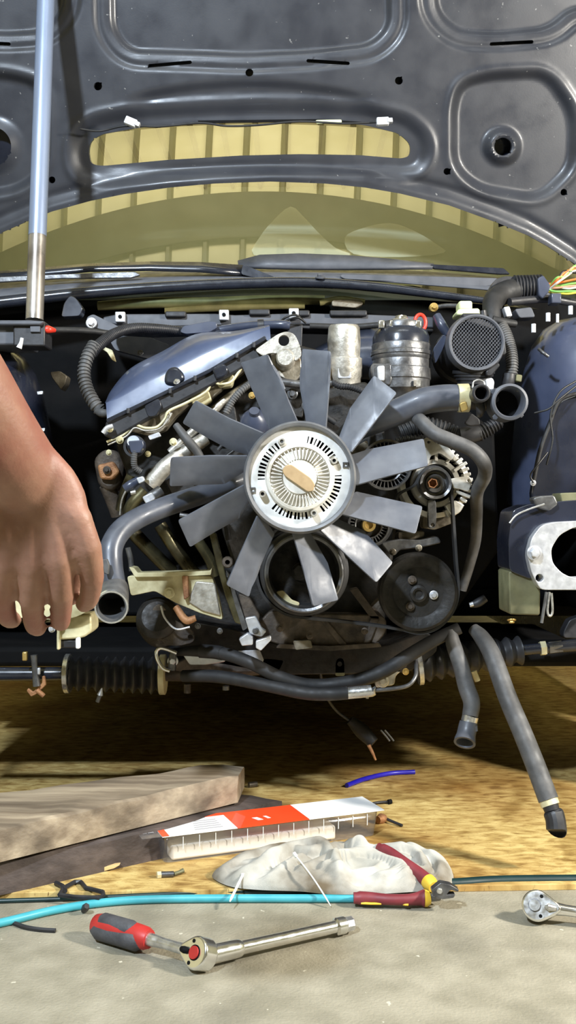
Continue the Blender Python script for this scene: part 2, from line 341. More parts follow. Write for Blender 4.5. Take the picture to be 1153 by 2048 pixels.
def glassy(name, tint, ior=1.6, rough=0.0, film=None, filmamt=0.0):
    m = bpy.data.materials.new(name); m.use_nodes = True; nt = m.node_tree; N = nt.nodes; L = nt.links
    N.remove(N['Principled BSDF']); out = N['Material Output']
    tr = N.new('ShaderNodeBsdfTransparent'); tr.inputs[0].default_value = tint
    gl = N.new('ShaderNodeBsdfGlossy'); gl.inputs['Roughness'].default_value = rough
    f0 = ((ior-1)/(ior+1))**2                 # Schlick reflectance, the same from both sides of the sheet
    lw = N.new('ShaderNodeLayerWeight'); lw.inputs[0].default_value = 0.5
    pw = N.new('ShaderNodeMath'); pw.operation = 'POWER'; L.new(lw.outputs['Facing'], pw.inputs[0]); pw.inputs[1].default_value = 5.0
    fr = N.new('ShaderNodeMath'); fr.operation = 'MULTIPLY_ADD'; L.new(pw.outputs[0], fr.inputs[0]); fr.inputs[1].default_value = 1-f0; fr.inputs[2].default_value = f0
    mx = N.new('ShaderNodeMixShader'); L.new(fr.outputs[0], mx.inputs[0])
    base = tr.outputs[0]
    if film:
        df = N.new('ShaderNodeBsdfDiffuse'); df.inputs[0].default_value = film
        m2 = N.new('ShaderNodeMixShader'); m2.inputs[0].default_value = filmamt; L.new(tr.outputs[0], m2.inputs[1]); L.new(df.outputs[0], m2.inputs[2]); base = m2.outputs[0]
    L.new(base, mx.inputs[1]); L.new(gl.outputs[0], mx.inputs[2]); L.new(mx.outputs[0], out.inputs[0])
    MATS[name] = m
glassy('windscreen_glass', (0.55, 0.62, 0.52, 1), 1.75, 0.0, (0.33, 0.32, 0.22, 1), 0.10)
glassy('clear_plastic', (0.97, 0.97, 0.975, 1), 1.4, 0.06, (0.8, 0.8, 0.82, 1), 0.045)
glassy('pale_film', (0.96, 0.97, 0.95, 1), 1.3, 0.3, (0.62, 0.70, 0.56, 1), 0.34)  # pale translucent film for the patches laid on the glass
# ------------------------------------------------------------------ the garage
import numpy as np
fl = boxw('floor', (-3.4, -3.6, -0.05), (3.4, 8.0, 0.0), 'concrete', bevel=0); structure(fl, 'worn grey concrete garage floor in front of the car')
def wallbox(name, lo, hi): return structure(boxw(name, lo, hi, 'sheet_yellow', bevel=0), None)
wallbox('wall_back', (-3.4, 8.0, 0), (3.4, 8.1, 3.25)); wallbox('wall_front', (-3.4, -3.7, 0), (3.4, -3.6, 3.25))
wallbox('wall_left', (-3.5, -3.6, 0), (-3.4, 8.0, 3.25)); wallbox('wall_right', (3.4, -3.6, 0), (3.5, 8.0, 3.25))
ceil = structure(boxw('ceiling', (-3.4, -3.6, 3.2), (3.4, 8.0, 3.25), 'sheet_yellow', bevel=0), 'yellow ribbed sheet metal ceiling mirrored in the windscreen')
rib0 = None
for i in range(31):
    x = -3.3+i*0.22
    if rib0 is None:
        V = []
        for y in (-3.55, 7.95):
            V += [(-0.020, y, 3.2), (0.020, y, 3.2), (0.010, y, 3.168), (-0.010, y, 3.168)]
        rib0 = mesh('rib', V, [(0,1,2,3),(4,7,6,5),(0,4,5,1),(1,5,6,2),(2,6,7,3),(3,7,4,0)], 'sheet_rib', ceil, 0); r = rib0
    else:
        r = rib0.copy(); COL.objects.link(r); r.parent = ceil
    r.location.x = x
boxw('mirror_band_board', (-3.38, 3.64, 3.152), (3.38, 4.03, 3.165), 'mirror_band_brown', ceil, 0.005)  # unseen board added to give the windscreen reflection its dark band
# plywood sheet on the floor under the car
pf = [F(-260, 1818, 0.010), F(1420, 1738, 0.010)]
a, b = pf
V = []
for z in (0.0, 0.010):
    V += [(a.x-0.6, a.y+0.03, z), (b.x+0.6, b.y-0.03, z), (b.x+0.6, 4.4, z), (a.x-0.6, 4.4, z)]
tag(mesh('plywood_sheet', V, [(0,3,2,1),(4,5,6,7),(0,1,5,4),(1,2,6,5),(2,3,7,6),(3,0,4,7)], 'plywood', None, 0, 0.001), 'yellowish plywood sheet lying on the floor under the car', 'plywood')

# ------------------------------------------------------------------ the hood (inner side), built as a pressed sheet
H0 = P(500, 450, 2.25); HT = P(500, 0, 2.10); HU = (HT-H0).normalized(); HR = Vector((1, 0, 0)); HN = HR.cross(HU)
def hood_px(u, v, w=0.0):
    X = H0.x+u+HN.x*w; Y = H0.y+v*HU.y+HN.y*w; Z = H0.z+v*HU.z+HN.z*w
    return X/Y*FOC+576.5, 1024.0-(Z-CAMZ)/Y*FOC
def sd_poly(x, y, pts):
    d = np.full(x.shape, 1e18); s = np.ones(x.shape); n = len(pts)
    for i in range(n):
        ax, ay = pts[i]; bx, by = pts[i-1]; ex, ey = bx-ax, by-ay; wx, wy = x-ax, y-ay
        t = np.clip((wx*ex+wy*ey)/(ex*ex+ey*ey+1e-12), 0, 1); dx, dy = wx-ex*t, wy-ey*t
        d = np.minimum(d, dx*dx+dy*dy)
        c1 = y >= ay; c2 = y < by; c3 = ex*wy > ey*wx
        flip = (c1 & c2 & c3) | (~c1 & ~c2 & ~c3); s = np.where(flip, -s, s)
    return s*np.sqrt(d)
def sd_caps(x, y, ax, ay, bx, by, r):
    ex, ey = bx-ax, by-ay; t = np.clip(((x-ax)*ex+(y-ay)*ey)/(ex*ex+ey*ey), 0, 1); return np.hypot(x-ax-ex*t, y-ay-ey*t)-r
def sst(a, b, x): t = np.clip((x-a)/(b-a), 0, 1); return t*t*(3-2*t)
mir = lambda pts: [(1000-x, y) for x, y in pts]
R_CENTRE = rnd([(222,-340),(772,-340),(778,50),(742,86),(620,100),(490,106),(360,101),(258,98),(226,56)], 30)
R_RIGHT = rnd([(868,-340),(1500,-340),(1500,-20),(1150,10),(1105,50),(1000,62),(920,58),(880,20)], 26)
R_TRI = rnd([(930,172),(985,156),(1098,150),(1150,225),(1150,330),(1085,392),(965,372),(917,330),(917,215)], 34)
VENT = rnd([(178,282),(200,268),(280,254),(400,247),(520,243),(640,244),(730,249),(800,266),(824,288),(822,312),(806,317),(720,310),(600,308),(480,311),(330,320),(200,332),(178,328),(174,302)], 12)
CREASE = cr([(245,190),(330,167),(500,157),(650,164),(752,187),(650,181),(500,178),(340,184)], 5, True)
EDGE_X = np.array([-400,-200,-100,0,60,100,180,250,340,430,540,650,730,800,900,1000,1060,1100,1153,1250,1400])
EDGE_Y = np.array([720,570,512,466,440,424,402,388,375,367,363,367,375,387,411,447,472,494,528,610,760])
def edge_sd(x, y): return (np.interp(x, EDGE_X, EDGE_Y)-y)*0.93
def hood_h(x, y):
    h = np.zeros(x.shape)
    for poly in (R_CENTRE, R_RIGHT, mir(R_RIGHT)):
        d = sd_poly(x, y, poly)
        h -= 0.007*(1-sst(30, 44, d)); h -= 0.012*(1-sst(-4, 10, d)); h += 0.0022*np.exp(-((d-22)/7)**2)
    for poly, cx, rr in ((R_TRI, 1010, 44), (mir(R_TRI), -22, 66)):
        d = sd_poly(x, y, poly); h -= 0.016*(1-sst(-6, 15, d)); h += 0.003*np.exp(-((d-20)/7)**2)
        q = np.hypot(x-cx, y-292); h += 0.020*(1-sst(20, rr, q))-0.006*(1-sst(15, 24, q))
    d = sd_poly(x, y, VENT); h -= 0.012*(1-sst(14, 40, d)); h += 0.003*np.exp(-((d-46)/7)**2)
    yc = 158+33*((x-500)/254)**2
    h -= 0.011*sst(yc-3, yc+22, y)*(1-sst(196, 252, y))*(1-sst(195, 262, np.abs(x-500)))
    h -= 0.006*sst(200, 260, y)*(1-sst(330, 352, y))*sst(150, 260, x)*(1-sst(740, 860, x))
    e = edge_sd(x, y); h += 0.005*(1-sst(8, 20, e)); h -= 0.005*np.exp(-((e-30)/9)**2)
    # gentle crown of the whole panel
    h -= 0.00000006*(x-500)**2
    return h
def hood_cut(x, y):
    d = np.minimum(sd_poly(x, y, VENT), edge_sd(x, y))
    for a in ((298,131,380,124),(617,121,697,126),(987,86,1070,81),(13,86,-70,81)): d = np.minimum(d, sd_caps(x, y, *a, 3.6))
    for cx, cy, r in ((195,172,8.5),(499,145,8),(799,161,8),(896,343,7),(102,360,7),(1134,385,7),(1010,293,18),(-134,385,7),(-22,293,40)): d = np.minimum(d, np.hypot(x-cx, y-cy)-r)
    return d
def pressed_sheet(name, step, hf, cutf, w0, material, parent, lip=0.012):
    us = np.arange(-0.98, 0.92, step); vs = np.arange(-0.20, 0.80, step)
    U, Vv = np.meshgrid(us, vs)
    def cuv(U, Vv): return cutf(*hood_px(U, Vv))
    C = cuv(U, Vv); e = 0.0004
    gx = (cuv(U+e, Vv)-cuv(U-e, Vv))/(2*e); gy = (cuv(U, Vv+e)-cuv(U, Vv-e))/(2*e); g2 = gx*gx+gy*gy+1e-9
    near = np.abs(C)/np.sqrt(g2) < step*0.62
    U2 = np.where(near, U-C*gx/g2, U); V2 = np.where(near, Vv-C*gy/g2, Vv)
    X, Y = hood_px(U2, V2); Hh = hf(X, Y)+w0
    px = H0.x+U2; py = H0.y+V2*HU.y+HN.y*Hh; pz = H0.z+V2*HU.z+HN.z*Hh
    verts = np.stack([px, py, pz], -1).reshape(-1, 3); nr, nc = U.shape
    uc = (U2[:-1,:-1]+U2[1:,1:]+U2[:-1,1:]+U2[1:,:-1])/4; vc = (V2[:-1,:-1]+V2[1:,1:]+V2[:-1,1:]+V2[1:,:-1])/4
    keep = cuv(uc, vc) > 0
    idx = np.arange(nr*nc).reshape(nr, nc)
    faces = np.stack([idx[:-1,:-1], idx[:-1,1:], idx[1:,1:], idx[1:,:-1]], -1)[keep]
    used = np.unique(faces); remap = -np.ones(nr*nc, int); remap[used] = np.arange(len(used))
    me = bpy.data.meshes.new(name); me.from_pydata(verts[used].tolist(), [], remap[faces].tolist())
    bm = bmesh.new(); bm.from_mesh(me)
    g = bmesh.ops.extrude_edge_only(bm, edges=[q for q in bm.edges if q.is_boundary])
    bmesh.ops.translate(bm, verts=[q for q in g['geom'] if isinstance(q, bmesh.types.BMVert)], vec=-HN*lip)
    bm.to_mesh(me); bm.free()
    return finish(name, me, material, parent, 45)
hood = T('car_hood', 'raised dark blue hood seen from its pressed inner side', 'hood')
pressed_sheet('inner_panel', 0.0040, hood_h, hood_cut, 0.0, 'hood_paint', hood)
pressed_sheet('outer_skin', 0.016, lambda x, y: np.zeros(x.shape)-0.00000006*(x-500)**2, lambda x, y: np.minimum(sd_poly(x, y, VENT)-6, edge_sd(x, y)-3), -0.040, 'body_paint', hood, 0.004)
# washer hose with white clips along the hood vent
wh = T('washer_line', 'thin wire with white connectors along the top of the hood vent slot', 'wire')
wirepx('wire', [(160,258,2.16),(200,262,2.17),(250,252,2.16),(320,253,2.16),(400,246,2.15),(455,252,2.15),(520,250,2.15),(600,243,2.15),(690,247,2.15),(760,244,2.15)], 2.2, 'rubber', wh)
for x, y, r in ((262,244,-0.4),(766,243,0.05)):
    q = P(x, y, 2.14); M = Matrix.Translation(q) @ Matrix.Rotation(-r, 4, 'Y')
    c = boxw('connector', (-0.013, -0.006, -0.008), (0.013, 0.008, 0.008), 'white_plastic', wh, 0.002, M)
    boxw('plug', (0.009, -0.008, -0.005), (0.021, 0.004, 0.005), 'zinc', c, 0.0015, M)
plate('adhesive_strip', rnd([(395,241),(640,238),(760,246),(640,243),(400,246)], 2, 2), 2.155, 0.002, 'void_black', wh, 0)
plate('tape', rnd([(632,240),(684,239),(684,247),(632,247)], 3, 2), 2.150, 0.002, 'green_white', wh, 0)
# ------------------------------------------------------------------ windscreen
XC = -0.09
def ws(x, s, off=0.0):                     # s: distance up the slope
    D = 2.32+0.20*(x-XC)**2+s*0.819; Z = 1.15-0.03*(x-XC)**2+s*0.573+0.05*s*(1.3-s)
    return Vector((x, D+off*0.573, Z-off*0.819))
xs = [-0.95+i*0.06 for i in range(29)]
wsg = loft('windscreen', [[ws(x, s*0.1) for x in xs] for s in range(-1, 15)], 'windscreen_glass', None, 180)
tag(wsg, 'curved tinted windscreen reflecting the yellow ribbed ceiling', 'windscreen')
dsh = T('dashboard', 'dark dashboard top behind the windscreen', 'dashboard')
boxw('dash_top', (-0.95, 2.62, 1.0), (0.78, 3.3, 1.20), 'dash', dsh, 0.03)
boxw('cabin_back', (-0.95, 4.4, 0.4), (0.78, 4.5, 1.25), 'dash', dsh, 0.02)
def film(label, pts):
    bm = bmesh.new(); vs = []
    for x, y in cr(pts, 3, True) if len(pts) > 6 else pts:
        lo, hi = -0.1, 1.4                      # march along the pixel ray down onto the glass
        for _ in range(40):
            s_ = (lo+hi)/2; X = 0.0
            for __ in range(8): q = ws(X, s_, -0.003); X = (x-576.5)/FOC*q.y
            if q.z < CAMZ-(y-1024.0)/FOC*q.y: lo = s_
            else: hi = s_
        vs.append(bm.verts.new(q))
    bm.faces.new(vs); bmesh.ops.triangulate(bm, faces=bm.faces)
    me = bpy.data.meshes.new('pale_patch'); bm.to_mesh(me); bm.free()
    tag(finish('pale_patch', me, 'pale_film', None, 0), label, 'dust smear')
film('pale pointed patch on the middle of the windscreen', [(508,510),(520,474),(548,440),(582,413),(610,436),(640,468),(672,496),(700,510),(600,514)])
film('pale wide patch on the windscreen beside the pointed one', [(708,508),(690,476),(720,458),(780,446),(830,462),(876,490),(888,506),(800,514)])
# ------------------------------------------------------------------ car body around the engine bay
body = T('car', 'dark blue car body shell with the front end stripped off the engine bay', 'car')
fwp = [[P(x, y, 2.34) for x in (-420,-100,300,700,1100,1500)] for y in (602, 700, 900, 1120, 1210)]
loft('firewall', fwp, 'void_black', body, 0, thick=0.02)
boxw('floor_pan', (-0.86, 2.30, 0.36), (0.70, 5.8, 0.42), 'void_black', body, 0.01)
boxw('rear_panel', (-0.86, 5.78, 0.10), (0.70, 5.84, 1.1), 'body_paint', body, 0.02)
for sx, x in ((-1, -1.10), (1, 0.96)):
    boxw('sill', (x-0.06, 2.7, 0.12), (x+0.06, 5.8, 0.45), 'body_paint', body, 0.02)
boxw('shade_plate', (-0.74, 2.00, 0.29), (0.60, 2.42, 0.33), 'void_black', body, 0.01)  # plate added to keep lamp light off the floor behind the rack
boxw('rear_shade_plate', (-0.80, 2.40, 0.24), (0.64, 3.0, 0.27), 'void_black', body, 0.01)  # second added plate, keeps the floor under the car dark
for wx in (-1.0, 0.84):                     # front wheels, outside the frame
    wc = Vector((wx, 2.28, 0.31)); k0 = 2.28/FOC
    ty = sweep('tyre', [wc+Vector((dx, 0, 0)) for dx in (-0.105, -0.10, -0.07, 0.07, 0.10, 0.105)], [0.23, 0.28, 0.31, 0.31, 0.28, 0.23], 'rubber', body, seg=48, smooth=40)
    sweep('rim', [wc+Vector((dx, 0, 0)) for dx in (-0.112, -0.108, 0.108, 0.112)], [0.10, 0.20, 0.20, 0.10], 'dark_steel', ty, seg=32, smooth=40)
# inner fenders: walls running forward at both sides
def ifender(x0, x1, sgn):
    rows = []
    for y, z0, z1 in ((1.62, 0.50, 0.72), (1.78, 0.42, 0.86), (1.95, 0.40, 0.98), (2.12, 0.40, 1.04), (2.34, 0.38, 1.06)):
        rows.append([Vector((x0+(x1-x0)*t*t*0.6*1.0, y, z0+(z1-z0)*t)) for t in [i/8 for i in range(9)]])
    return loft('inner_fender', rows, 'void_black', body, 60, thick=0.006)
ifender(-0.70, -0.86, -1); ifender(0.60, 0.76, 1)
# strut towers
st = [(0, .0), (40, -0.002), (75, -0.010), (104, -0.030), (124, -0.065), (138, -0.12), (148, -0.20), (154, -0.40)]
for cx, cy, D, mt in ((1196, 634, 2.06, 'tower_lit_blue'), (-60, 690, 2.03, 'body_paint')):
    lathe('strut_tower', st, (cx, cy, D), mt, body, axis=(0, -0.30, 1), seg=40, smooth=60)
# cowl: rubber seal, drain panel, olive insulation behind
def line3(pp, n=8): return [P(*q) for q in cr(pp, n)]
tube('hood_seal', [(-60,612,2.18),(60,598,2.19),(180,585,2.2),(350,573,2.21),(520,566,2.22),(640,566,2.22),(760,575,2.21),(880,590,2.2),(1010,606,2.18)], [12,12,11.5,11,11,10.5,9.5,8,6], 'gloss_black', body)
loft('cowl_panel', [line3([(-80,604,2.2),(180,574,2.22),(400,560,2.24),(640,556,2.25),(860,570,2.24),(1100,590,2.2)]), line3([(-80,570,2.3),(180,552,2.32),(400,540,2.34),(640,536,2.36),(860,545,2.34),(1100,566,2.3)])], 'grey_plastic', body, 60, thick=0.004)
tube('insulation_roll', [(196,612,2.30),(300,606,2.3),(420,604,2.3),(540,601,2.3),(650,600,2.3)], [9,11,10,11,9], 'olive_tube', body)
tube('insulation_roll', [(330,622,2.30),(420,616,2.3),(520,612,2.3),(610,612,2.3)], [6,8,8,6], 'olive_tube', body)
tube('wiring_duct', [(640,606,2.28),(680,600,2.28),(730,604,2.28)], [6,8,6], 'olive_tube', body)
plate('cowl_bracket', rnd([(664,600),(720,597),(728,608),(712,616),(664,612)], 4, 2), 2.26, 0.02, 'oily_aluminium', body)
boltm('washer_nozzle', (641,556,2.21), 10, 'grey_plastic', body, axis=(0,-0.4,1), flange=True)
# fender rail and headlamp liner on the far side
plate('fender_liner', rnd([(1175,780),(1120,800),(1098,850),(1080,900),(1066,970),(1062,1000),(1100,1005),(1150,990),(1260,980),(1260,780)], 14, 3), 1.80, 0.02, 'body_paint', body, 0.004)
tube('liner_edge', [(1176,782,1.79),(1122,800,1.79),(1100,850,1.79),(1082,900,1.79),(1068,965,1.79)], 4, 'rubber', body)
wirepx('harness_wire', [(1153,762,1.78),(1120,785,1.77),(1102,830,1.77),(1106,880,1.77),(1094,930,1.77)], 2.0, 'wire_black', body)
wirepx('harness_wire', [(1153,772,1.78),(1118,800,1.77),(1098,818,1.77),(1070,826,1.78)], 2.0, 'wire_black', body)
wirepx('harness_wire', [(1096,905,1.77),(1078,928,1.76),(1062,950,1.76),(1068,966,1.76)], 1.8, 'wire_black', body)
boltm('liner_screw', (1067,966,1.775), 6, 'zinc', body)
# tower studs and clips
for x, y, D in ((1097,634,1.99),(1142,620,1.99),(1116,636,2.0),(1068,656,1.98)):
    tube('tower_stud', [(x,y+9,D),(x,y-8,D)], 4.5 if x != 1116 else 3, 'white_plastic', body, seg=8)
wirepx('tower_clip', [(1078,698,1.94),(1088,706,1.93),(1098,713,1.93)], 3.2, 'dark_steel', body)
# ------------------------------------------------------------------ wipers
w1 = T('wiper', 'black wiper with an elbow arm resting low on the windscreen beside the pole', 'wiper', 'windscreen wipers')
loft('wiper_arm', [[P(x,y,2.27) for x,y in ((-60,550),(60,540),(180,530),(300,526),(400,527),(488,533))], [P(x,y,2.25) for x,y in ((-60,562),(60,552),(180,541),(300,539),(400,542),(484,549))]], 'gloss_black', w1, 60, thick=0.008)
plate('wiper_pivot', rnd([(486,528),(500,534),(545,552),(560,560),(530,562),(482,548)], 5, 3), 2.245, 0.02, 'gloss_black', w1, 0.004)
plate('wiper_blade', rnd([(-60,556),(120,548),(270,543),(282,550),(262,556),(120,557),(-60,568)], 3, 2), 2.235, 0.008, 'dark_steel', w1)
w2 = T('wiper', 'wide black wiper lying across the middle of the windscreen base', 'wiper', 'windscreen wipers')
loft('wiper_arm', [[P(x,y,2.31) for x,y in ((476,524),(520,512),(600,509),(700,513),(780,520),(868,530))], [P(x,y,2.29) for x,y in ((478,534),(540,536),(620,538),(700,538),(780,537),(866,536))]], 'grey_plastic', w2, 60, thick=0.008)
plate('wiper_blade', rnd([(862,528),(1008,536),(1022,548),(1000,548),(868,537)], 3, 2), 2.29, 0.01, 'gloss_black', w2)
plate('wiper_linkage', rnd([(684,548),(840,552),(996,556),(1000,568),(960,574),(840,566),(690,558),(680,553)], 4, 2), 2.245, 0.01, 'grey_plastic', w2)
# ------------------------------------------------------------------ prop pole
pole = T('prop_pole', 'blue and bare steel pipe propping the hood up', 'pole')
pp = [P(69,640,1.96), P(80,320,1.99), P(94,-60,2.03)]
def lerp3(t): return P(69+25*t, 640-700*t, 1.96+0.07*t)
sweep('steel_foot', [lerp3(t) for t in (0.0, 0.08, 0.16, 0.24)], 0.0172, 'pole_steel', pole, seg=24, bevel=0)
sweep('painted_pipe', [lerp3(t) for t in (0.24, 0.4, 0.6, 0.8, 1.15)], 0.0176, 'pole_paint', pole, seg=24)
# ------------------------------------------------------------------ black plastic tray along the firewall
tray = T('filter_tray', 'long black plastic filter tray with white clips along the firewall', 'tray')
plate('tray_front', [(206,634),(236,628),(430,627),(470,630),(600,626),(740,629),(868,634),(868,656),(740,652),(600,648),(470,650),(330,654),(206,648)], 2.10, 0.05, 'grey_plastic', tray, 0.003)
plate('tray_ledge', [(206,650),(470,651),(600,650),(868,657),(868,664),(600,658),(470,660),(300,666),(206,660)], 2.08, 0.06, 'black_plastic', tray, 0.003)
for x, y in ((240,633),(448,629),(588,626)):
    c = pbox('clip', x-10, y-10, x+10, y+11, 2.085, 0.012, 'zinc', tray, 0.002)
    plate('clip_hole', circ(x, y, 4, 10), 2.083, 0.004, 'slot_dark', c, 0)
for x0, x1, y in ((330,372,626),(498,540,622),(596,620,624),(660,735,624)):
    pbox('tray_tab', x0, y-4, x1, y+8, 2.09, 0.03, 'black_plastic', tray, 0.003)
tube('loom', [(620,652,2.06),(700,654,2.06),(760,650,2.05)], 6, 'rubber', tray)
wirepx('cable_loop', [(556,652,2.05),(570,636,2.04),(592,630,2.04),(606,640,2.05)], 2.2, 'wire_black', tray)
wirepx('cable_loop', [(560,656,2.05),(576,640,2.04),(596,635,2.04),(612,646,2.05)], 2.2, 'wire_black', tray)
plate('tray_post', rnd([(574,648),(606,648),(604,700),(592,702),(580,690)], 3, 2), 2.06, 0.03, 'black_plastic', tray)
# ------------------------------------------------------------------ left rear corner
ecu = T('fuse_box', 'black plastic fuse box with a white plug at the foot of the pole', 'box')
pbox('box_body', -60, 646, 52, 690, 1.93, 0.10, 'grey_plastic', ecu, 0.004)
pbox('box_front', 26, 642, 90, 692, 1.92, 0.06, 'black_plastic', ecu, 0.003)
plate('box_lid', [(-60,640),(60,640),(88,642),(80,650),(-60,650)], 1.91, 0.08, 'grey_plastic', ecu, 0.003)
pbox('latch', 60, 652, 80, 664, 1.915, 0.01, 'grey_plastic', ecu, 0.001)
tube('white_plug', [(38,696,1.90),(42,686,1.90),(44,676,1.90)], [6,4,3.5], 'white_plastic', ecu, seg=8)
tube('battery_cable', [(92,660,1.94),(130,660,1.96),(180,662,1.99),(230,668,2.02)], 6, 'rubber', tray)
cap = tag(tube('terminal_cap', [(90,659,1.93),(98,659,1.93),(110,661,1.94)], [7.5,7.5,4], 'red_plastic', None), 'small red terminal cap beside the black fuse box', 'cap')
scp = tag(plate('plastic_scoop', rnd([(122,634),(128,606),(140,590),(152,596),(166,616),(160,632)], 6, 3), 2.05, 0.03, 'body_paint', None, 0.003), 'dark blue plastic scoop standing behind the fuse box', 'scoop')
brk = T('hinge_bracket', 'grey triangular bracket with a large bolt beside the scoop', 'bracket')
plate('bracket_arm', rnd([(172,650),(174,634),(186,628),(232,650),(250,662),(230,664),(200,658)], 5, 3), 2.04, 0.014, 'grey_plastic', brk)
boltm('bolt', (183,646,2.035), 11, 'zinc', brk)
plate('rear_gusset', rnd([(196,640),(262,660),(340,690),(330,722),(290,716),(230,700)], 6, 3), 2.20, 0.02, 'grey_plastic', body)
boltm('gusset_bolt', (281,706,2.19), 6, 'dark_steel', body)
plate('gusset_strip', rnd([(200,690),(225,700),(232,724),(224,720),(214,704),(196,694)], 3, 2), 2.17, 0.01, 'cream_metal', body)
plate('side_connector', rnd([(100,744),(120,742),(134,752),(130,768),(122,780),(104,756)], 3, 2), 2.1, 0.04, 'oily_aluminium', body)
for x, y in ((80,786),(84,860)): plate('side_clip', rnd([(x-6,y-3),(x+6,y-4),(x+5,y+2),(x-5,y+3)], 1, 1), 1.9, 0.006, 'zinc', body, 0)
# ------------------------------------------------------------------ engine block, head and covers
eng = T('engine_block', 'oily engine block and cylinder head behind the cooling fan', 'engine')
plate('cylinder_head', [(230,888),(540,712),(600,690),(640,700),(660,860),(600,960),(480,1000),(330,1010),(262,1000),(250,940)], 1.86, 0.40, 'grimy_black', eng, 0.006)
plate('timing_cover', rnd([(470,860),(640,780),(740,760),(770,860),(800,1000),(780,1180),(700,1260),(560,1270),(490,1200),(440,1050)], 20, 3), 1.84, 0.4, 'grimy_black', eng, 0.006)
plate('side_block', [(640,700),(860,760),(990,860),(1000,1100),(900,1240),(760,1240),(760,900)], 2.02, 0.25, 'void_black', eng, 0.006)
plate('lower_cover', rnd([(540,1220),(640,1228),(770,1230),(775,1262),(750,1292),(660,1298),(560,1290),(500,1270)], 14, 3), 1.80, 0.2, 'cast_iron', eng, 0.006)
for p in ([(640,1240),(655,1240),(700,1294),(684,1296)], [(742,1236),(760,1238),(740,1290),(726,1292)]): plate('casting_rib', p, 1.795, 0.02, 'cast_iron', eng, 0.002)
plate('oil_pan', rnd([(330,1232),(480,1262),(560,1290),(770,1292),(860,1262),(880,1300),(820,1345),(560,1350),(380,1318)], 16, 3), 1.90, 0.45, 'grimy_black', eng, 0.008)
boxw('oil_sump', (-0.24, 2.0, 0.27), (0.20, 2.5, 0.5), 'grimy_black', eng, 0.03)
boxw('gearbox', (-0.16, 2.4, 0.27), (0.14, 3.3, 0.55), 'grimy_black', eng, 0.05)
# aluminium details on the head
def alu(name, pts, D, t=0.02, m='oily_aluminium', r=5): return plate(name, rnd(pts, r, 3), D, t, m, eng, 0.002)
alu('cam_flange', [(222,878),(260,862),(300,872),(330,860),(352,832),(385,806),(420,800),(452,770),(490,742),(520,716),(512,706),(470,728),(380,780),(300,822),(222,866)], 1.805, 0.03, 'oily_aluminium', 4)
tube('gasket_edge', [(214,884,1.79),(250,868,1.79),(268,850,1.79),(290,856,1.79),(314,854,1.79),(330,838,1.79),(338,822,1.79),(372,806,1.79),(412,784,1.79),(424,764,1.79),(440,768,1.79),(462,764,1.79),(478,744,1.79),(492,724,1.79),(520,706,1.79)], 3.0, 'cream_metal', eng, seg=8)
tube('gasket_lip', [(216,890,1.785),(252,873,1.785),(269,856,1.785),(290,861,1.785),(317,858,1.785),(335,842,1.785),(344,826,1.785)], 1.8, 'aluminium', eng, seg=8)
tube('water_rail', [(300,970,1.80),(330,935,1.80),(370,905,1.81),(412,876,1.82)], [17,17,16,14], 'aluminium', eng)
tube('rail_tube', [(340,905,1.82),(400,850,1.82),(450,800,1.83),(500,764,1.84)], [8,9,8,7], 'aluminium', eng)
tube('rail_tube', [(352,850,1.80),(372,876,1.79),(392,900,1.79),(404,920,1.79)], [7,9,9,8], 'dusty_rubber', eng)
alu('cam_boss', [(380,790),(398,776),(418,782),(424,800),(404,814),(384,808)], 1.80, 0.03, 'cream_metal')
alu('cam_boss', [(430,752),(452,742),(470,752),(464,772),(438,776)], 1.80, 0.03, 'cream_metal')
alu('cam_boss', [(318,826),(334,816),(342,826),(338,846),(322,850)], 1.80, 0.03, 'aluminium')
for x, y, r in ((240,880,8),(347,884,8),(218,905,6),(296,908,6),(220,858,7)): boltm('head_bolt', (x,y,1.785), r, 'cream_metal', eng)
alu('cable_clip', [(296,872),(318,864),(322,872),(300,880)], 1.785, 0.01, 'zinc', 2)
# cam end housing behind the lifting eye
lathe('solenoid', [(0,0.03),(15,0.03),(18,0.027),(18,0.0),(20,-0.004),(20,-0.03)], (571,720,1.80), 'aluminium', eng)
alu('solenoid_body', [(540,704),(590,700),(602,716),(604,748),(588,766),(560,752),(545,740)], 1.815, 0.05, 'aluminium', 6)
alu('chain_housing', [(556,744),(604,742),(612,790),(606,836),(570,830),(558,790)], 1.83, 0.05, 'grimy_black')
tube('oil_line', [(562,764,1.80),(590,768,1.80),(610,770,1.80)], 8, 'dark_steel', eng)
boltm('sender_bolt', (585,788,1.81), 11, 'dark_steel', eng)
corrugated('loom_sleeve', [(452,826,1.79),(466,800,1.79),(484,780,1.79),(500,768,1.80)], 7, 5, 'dusty_rubber', eng)
lathe('sender_dome', [(0,0.035),(10,0.035),(11,0.028),(20,0.022),(29,0.010),(32,-0.01),(30,-0.03)], (510,848,1.78), 'cover_black', eng, axis=(0,-0.8,0.6))
boltm('brass_plug', (504,791,1.80), 7, 'brass', eng)
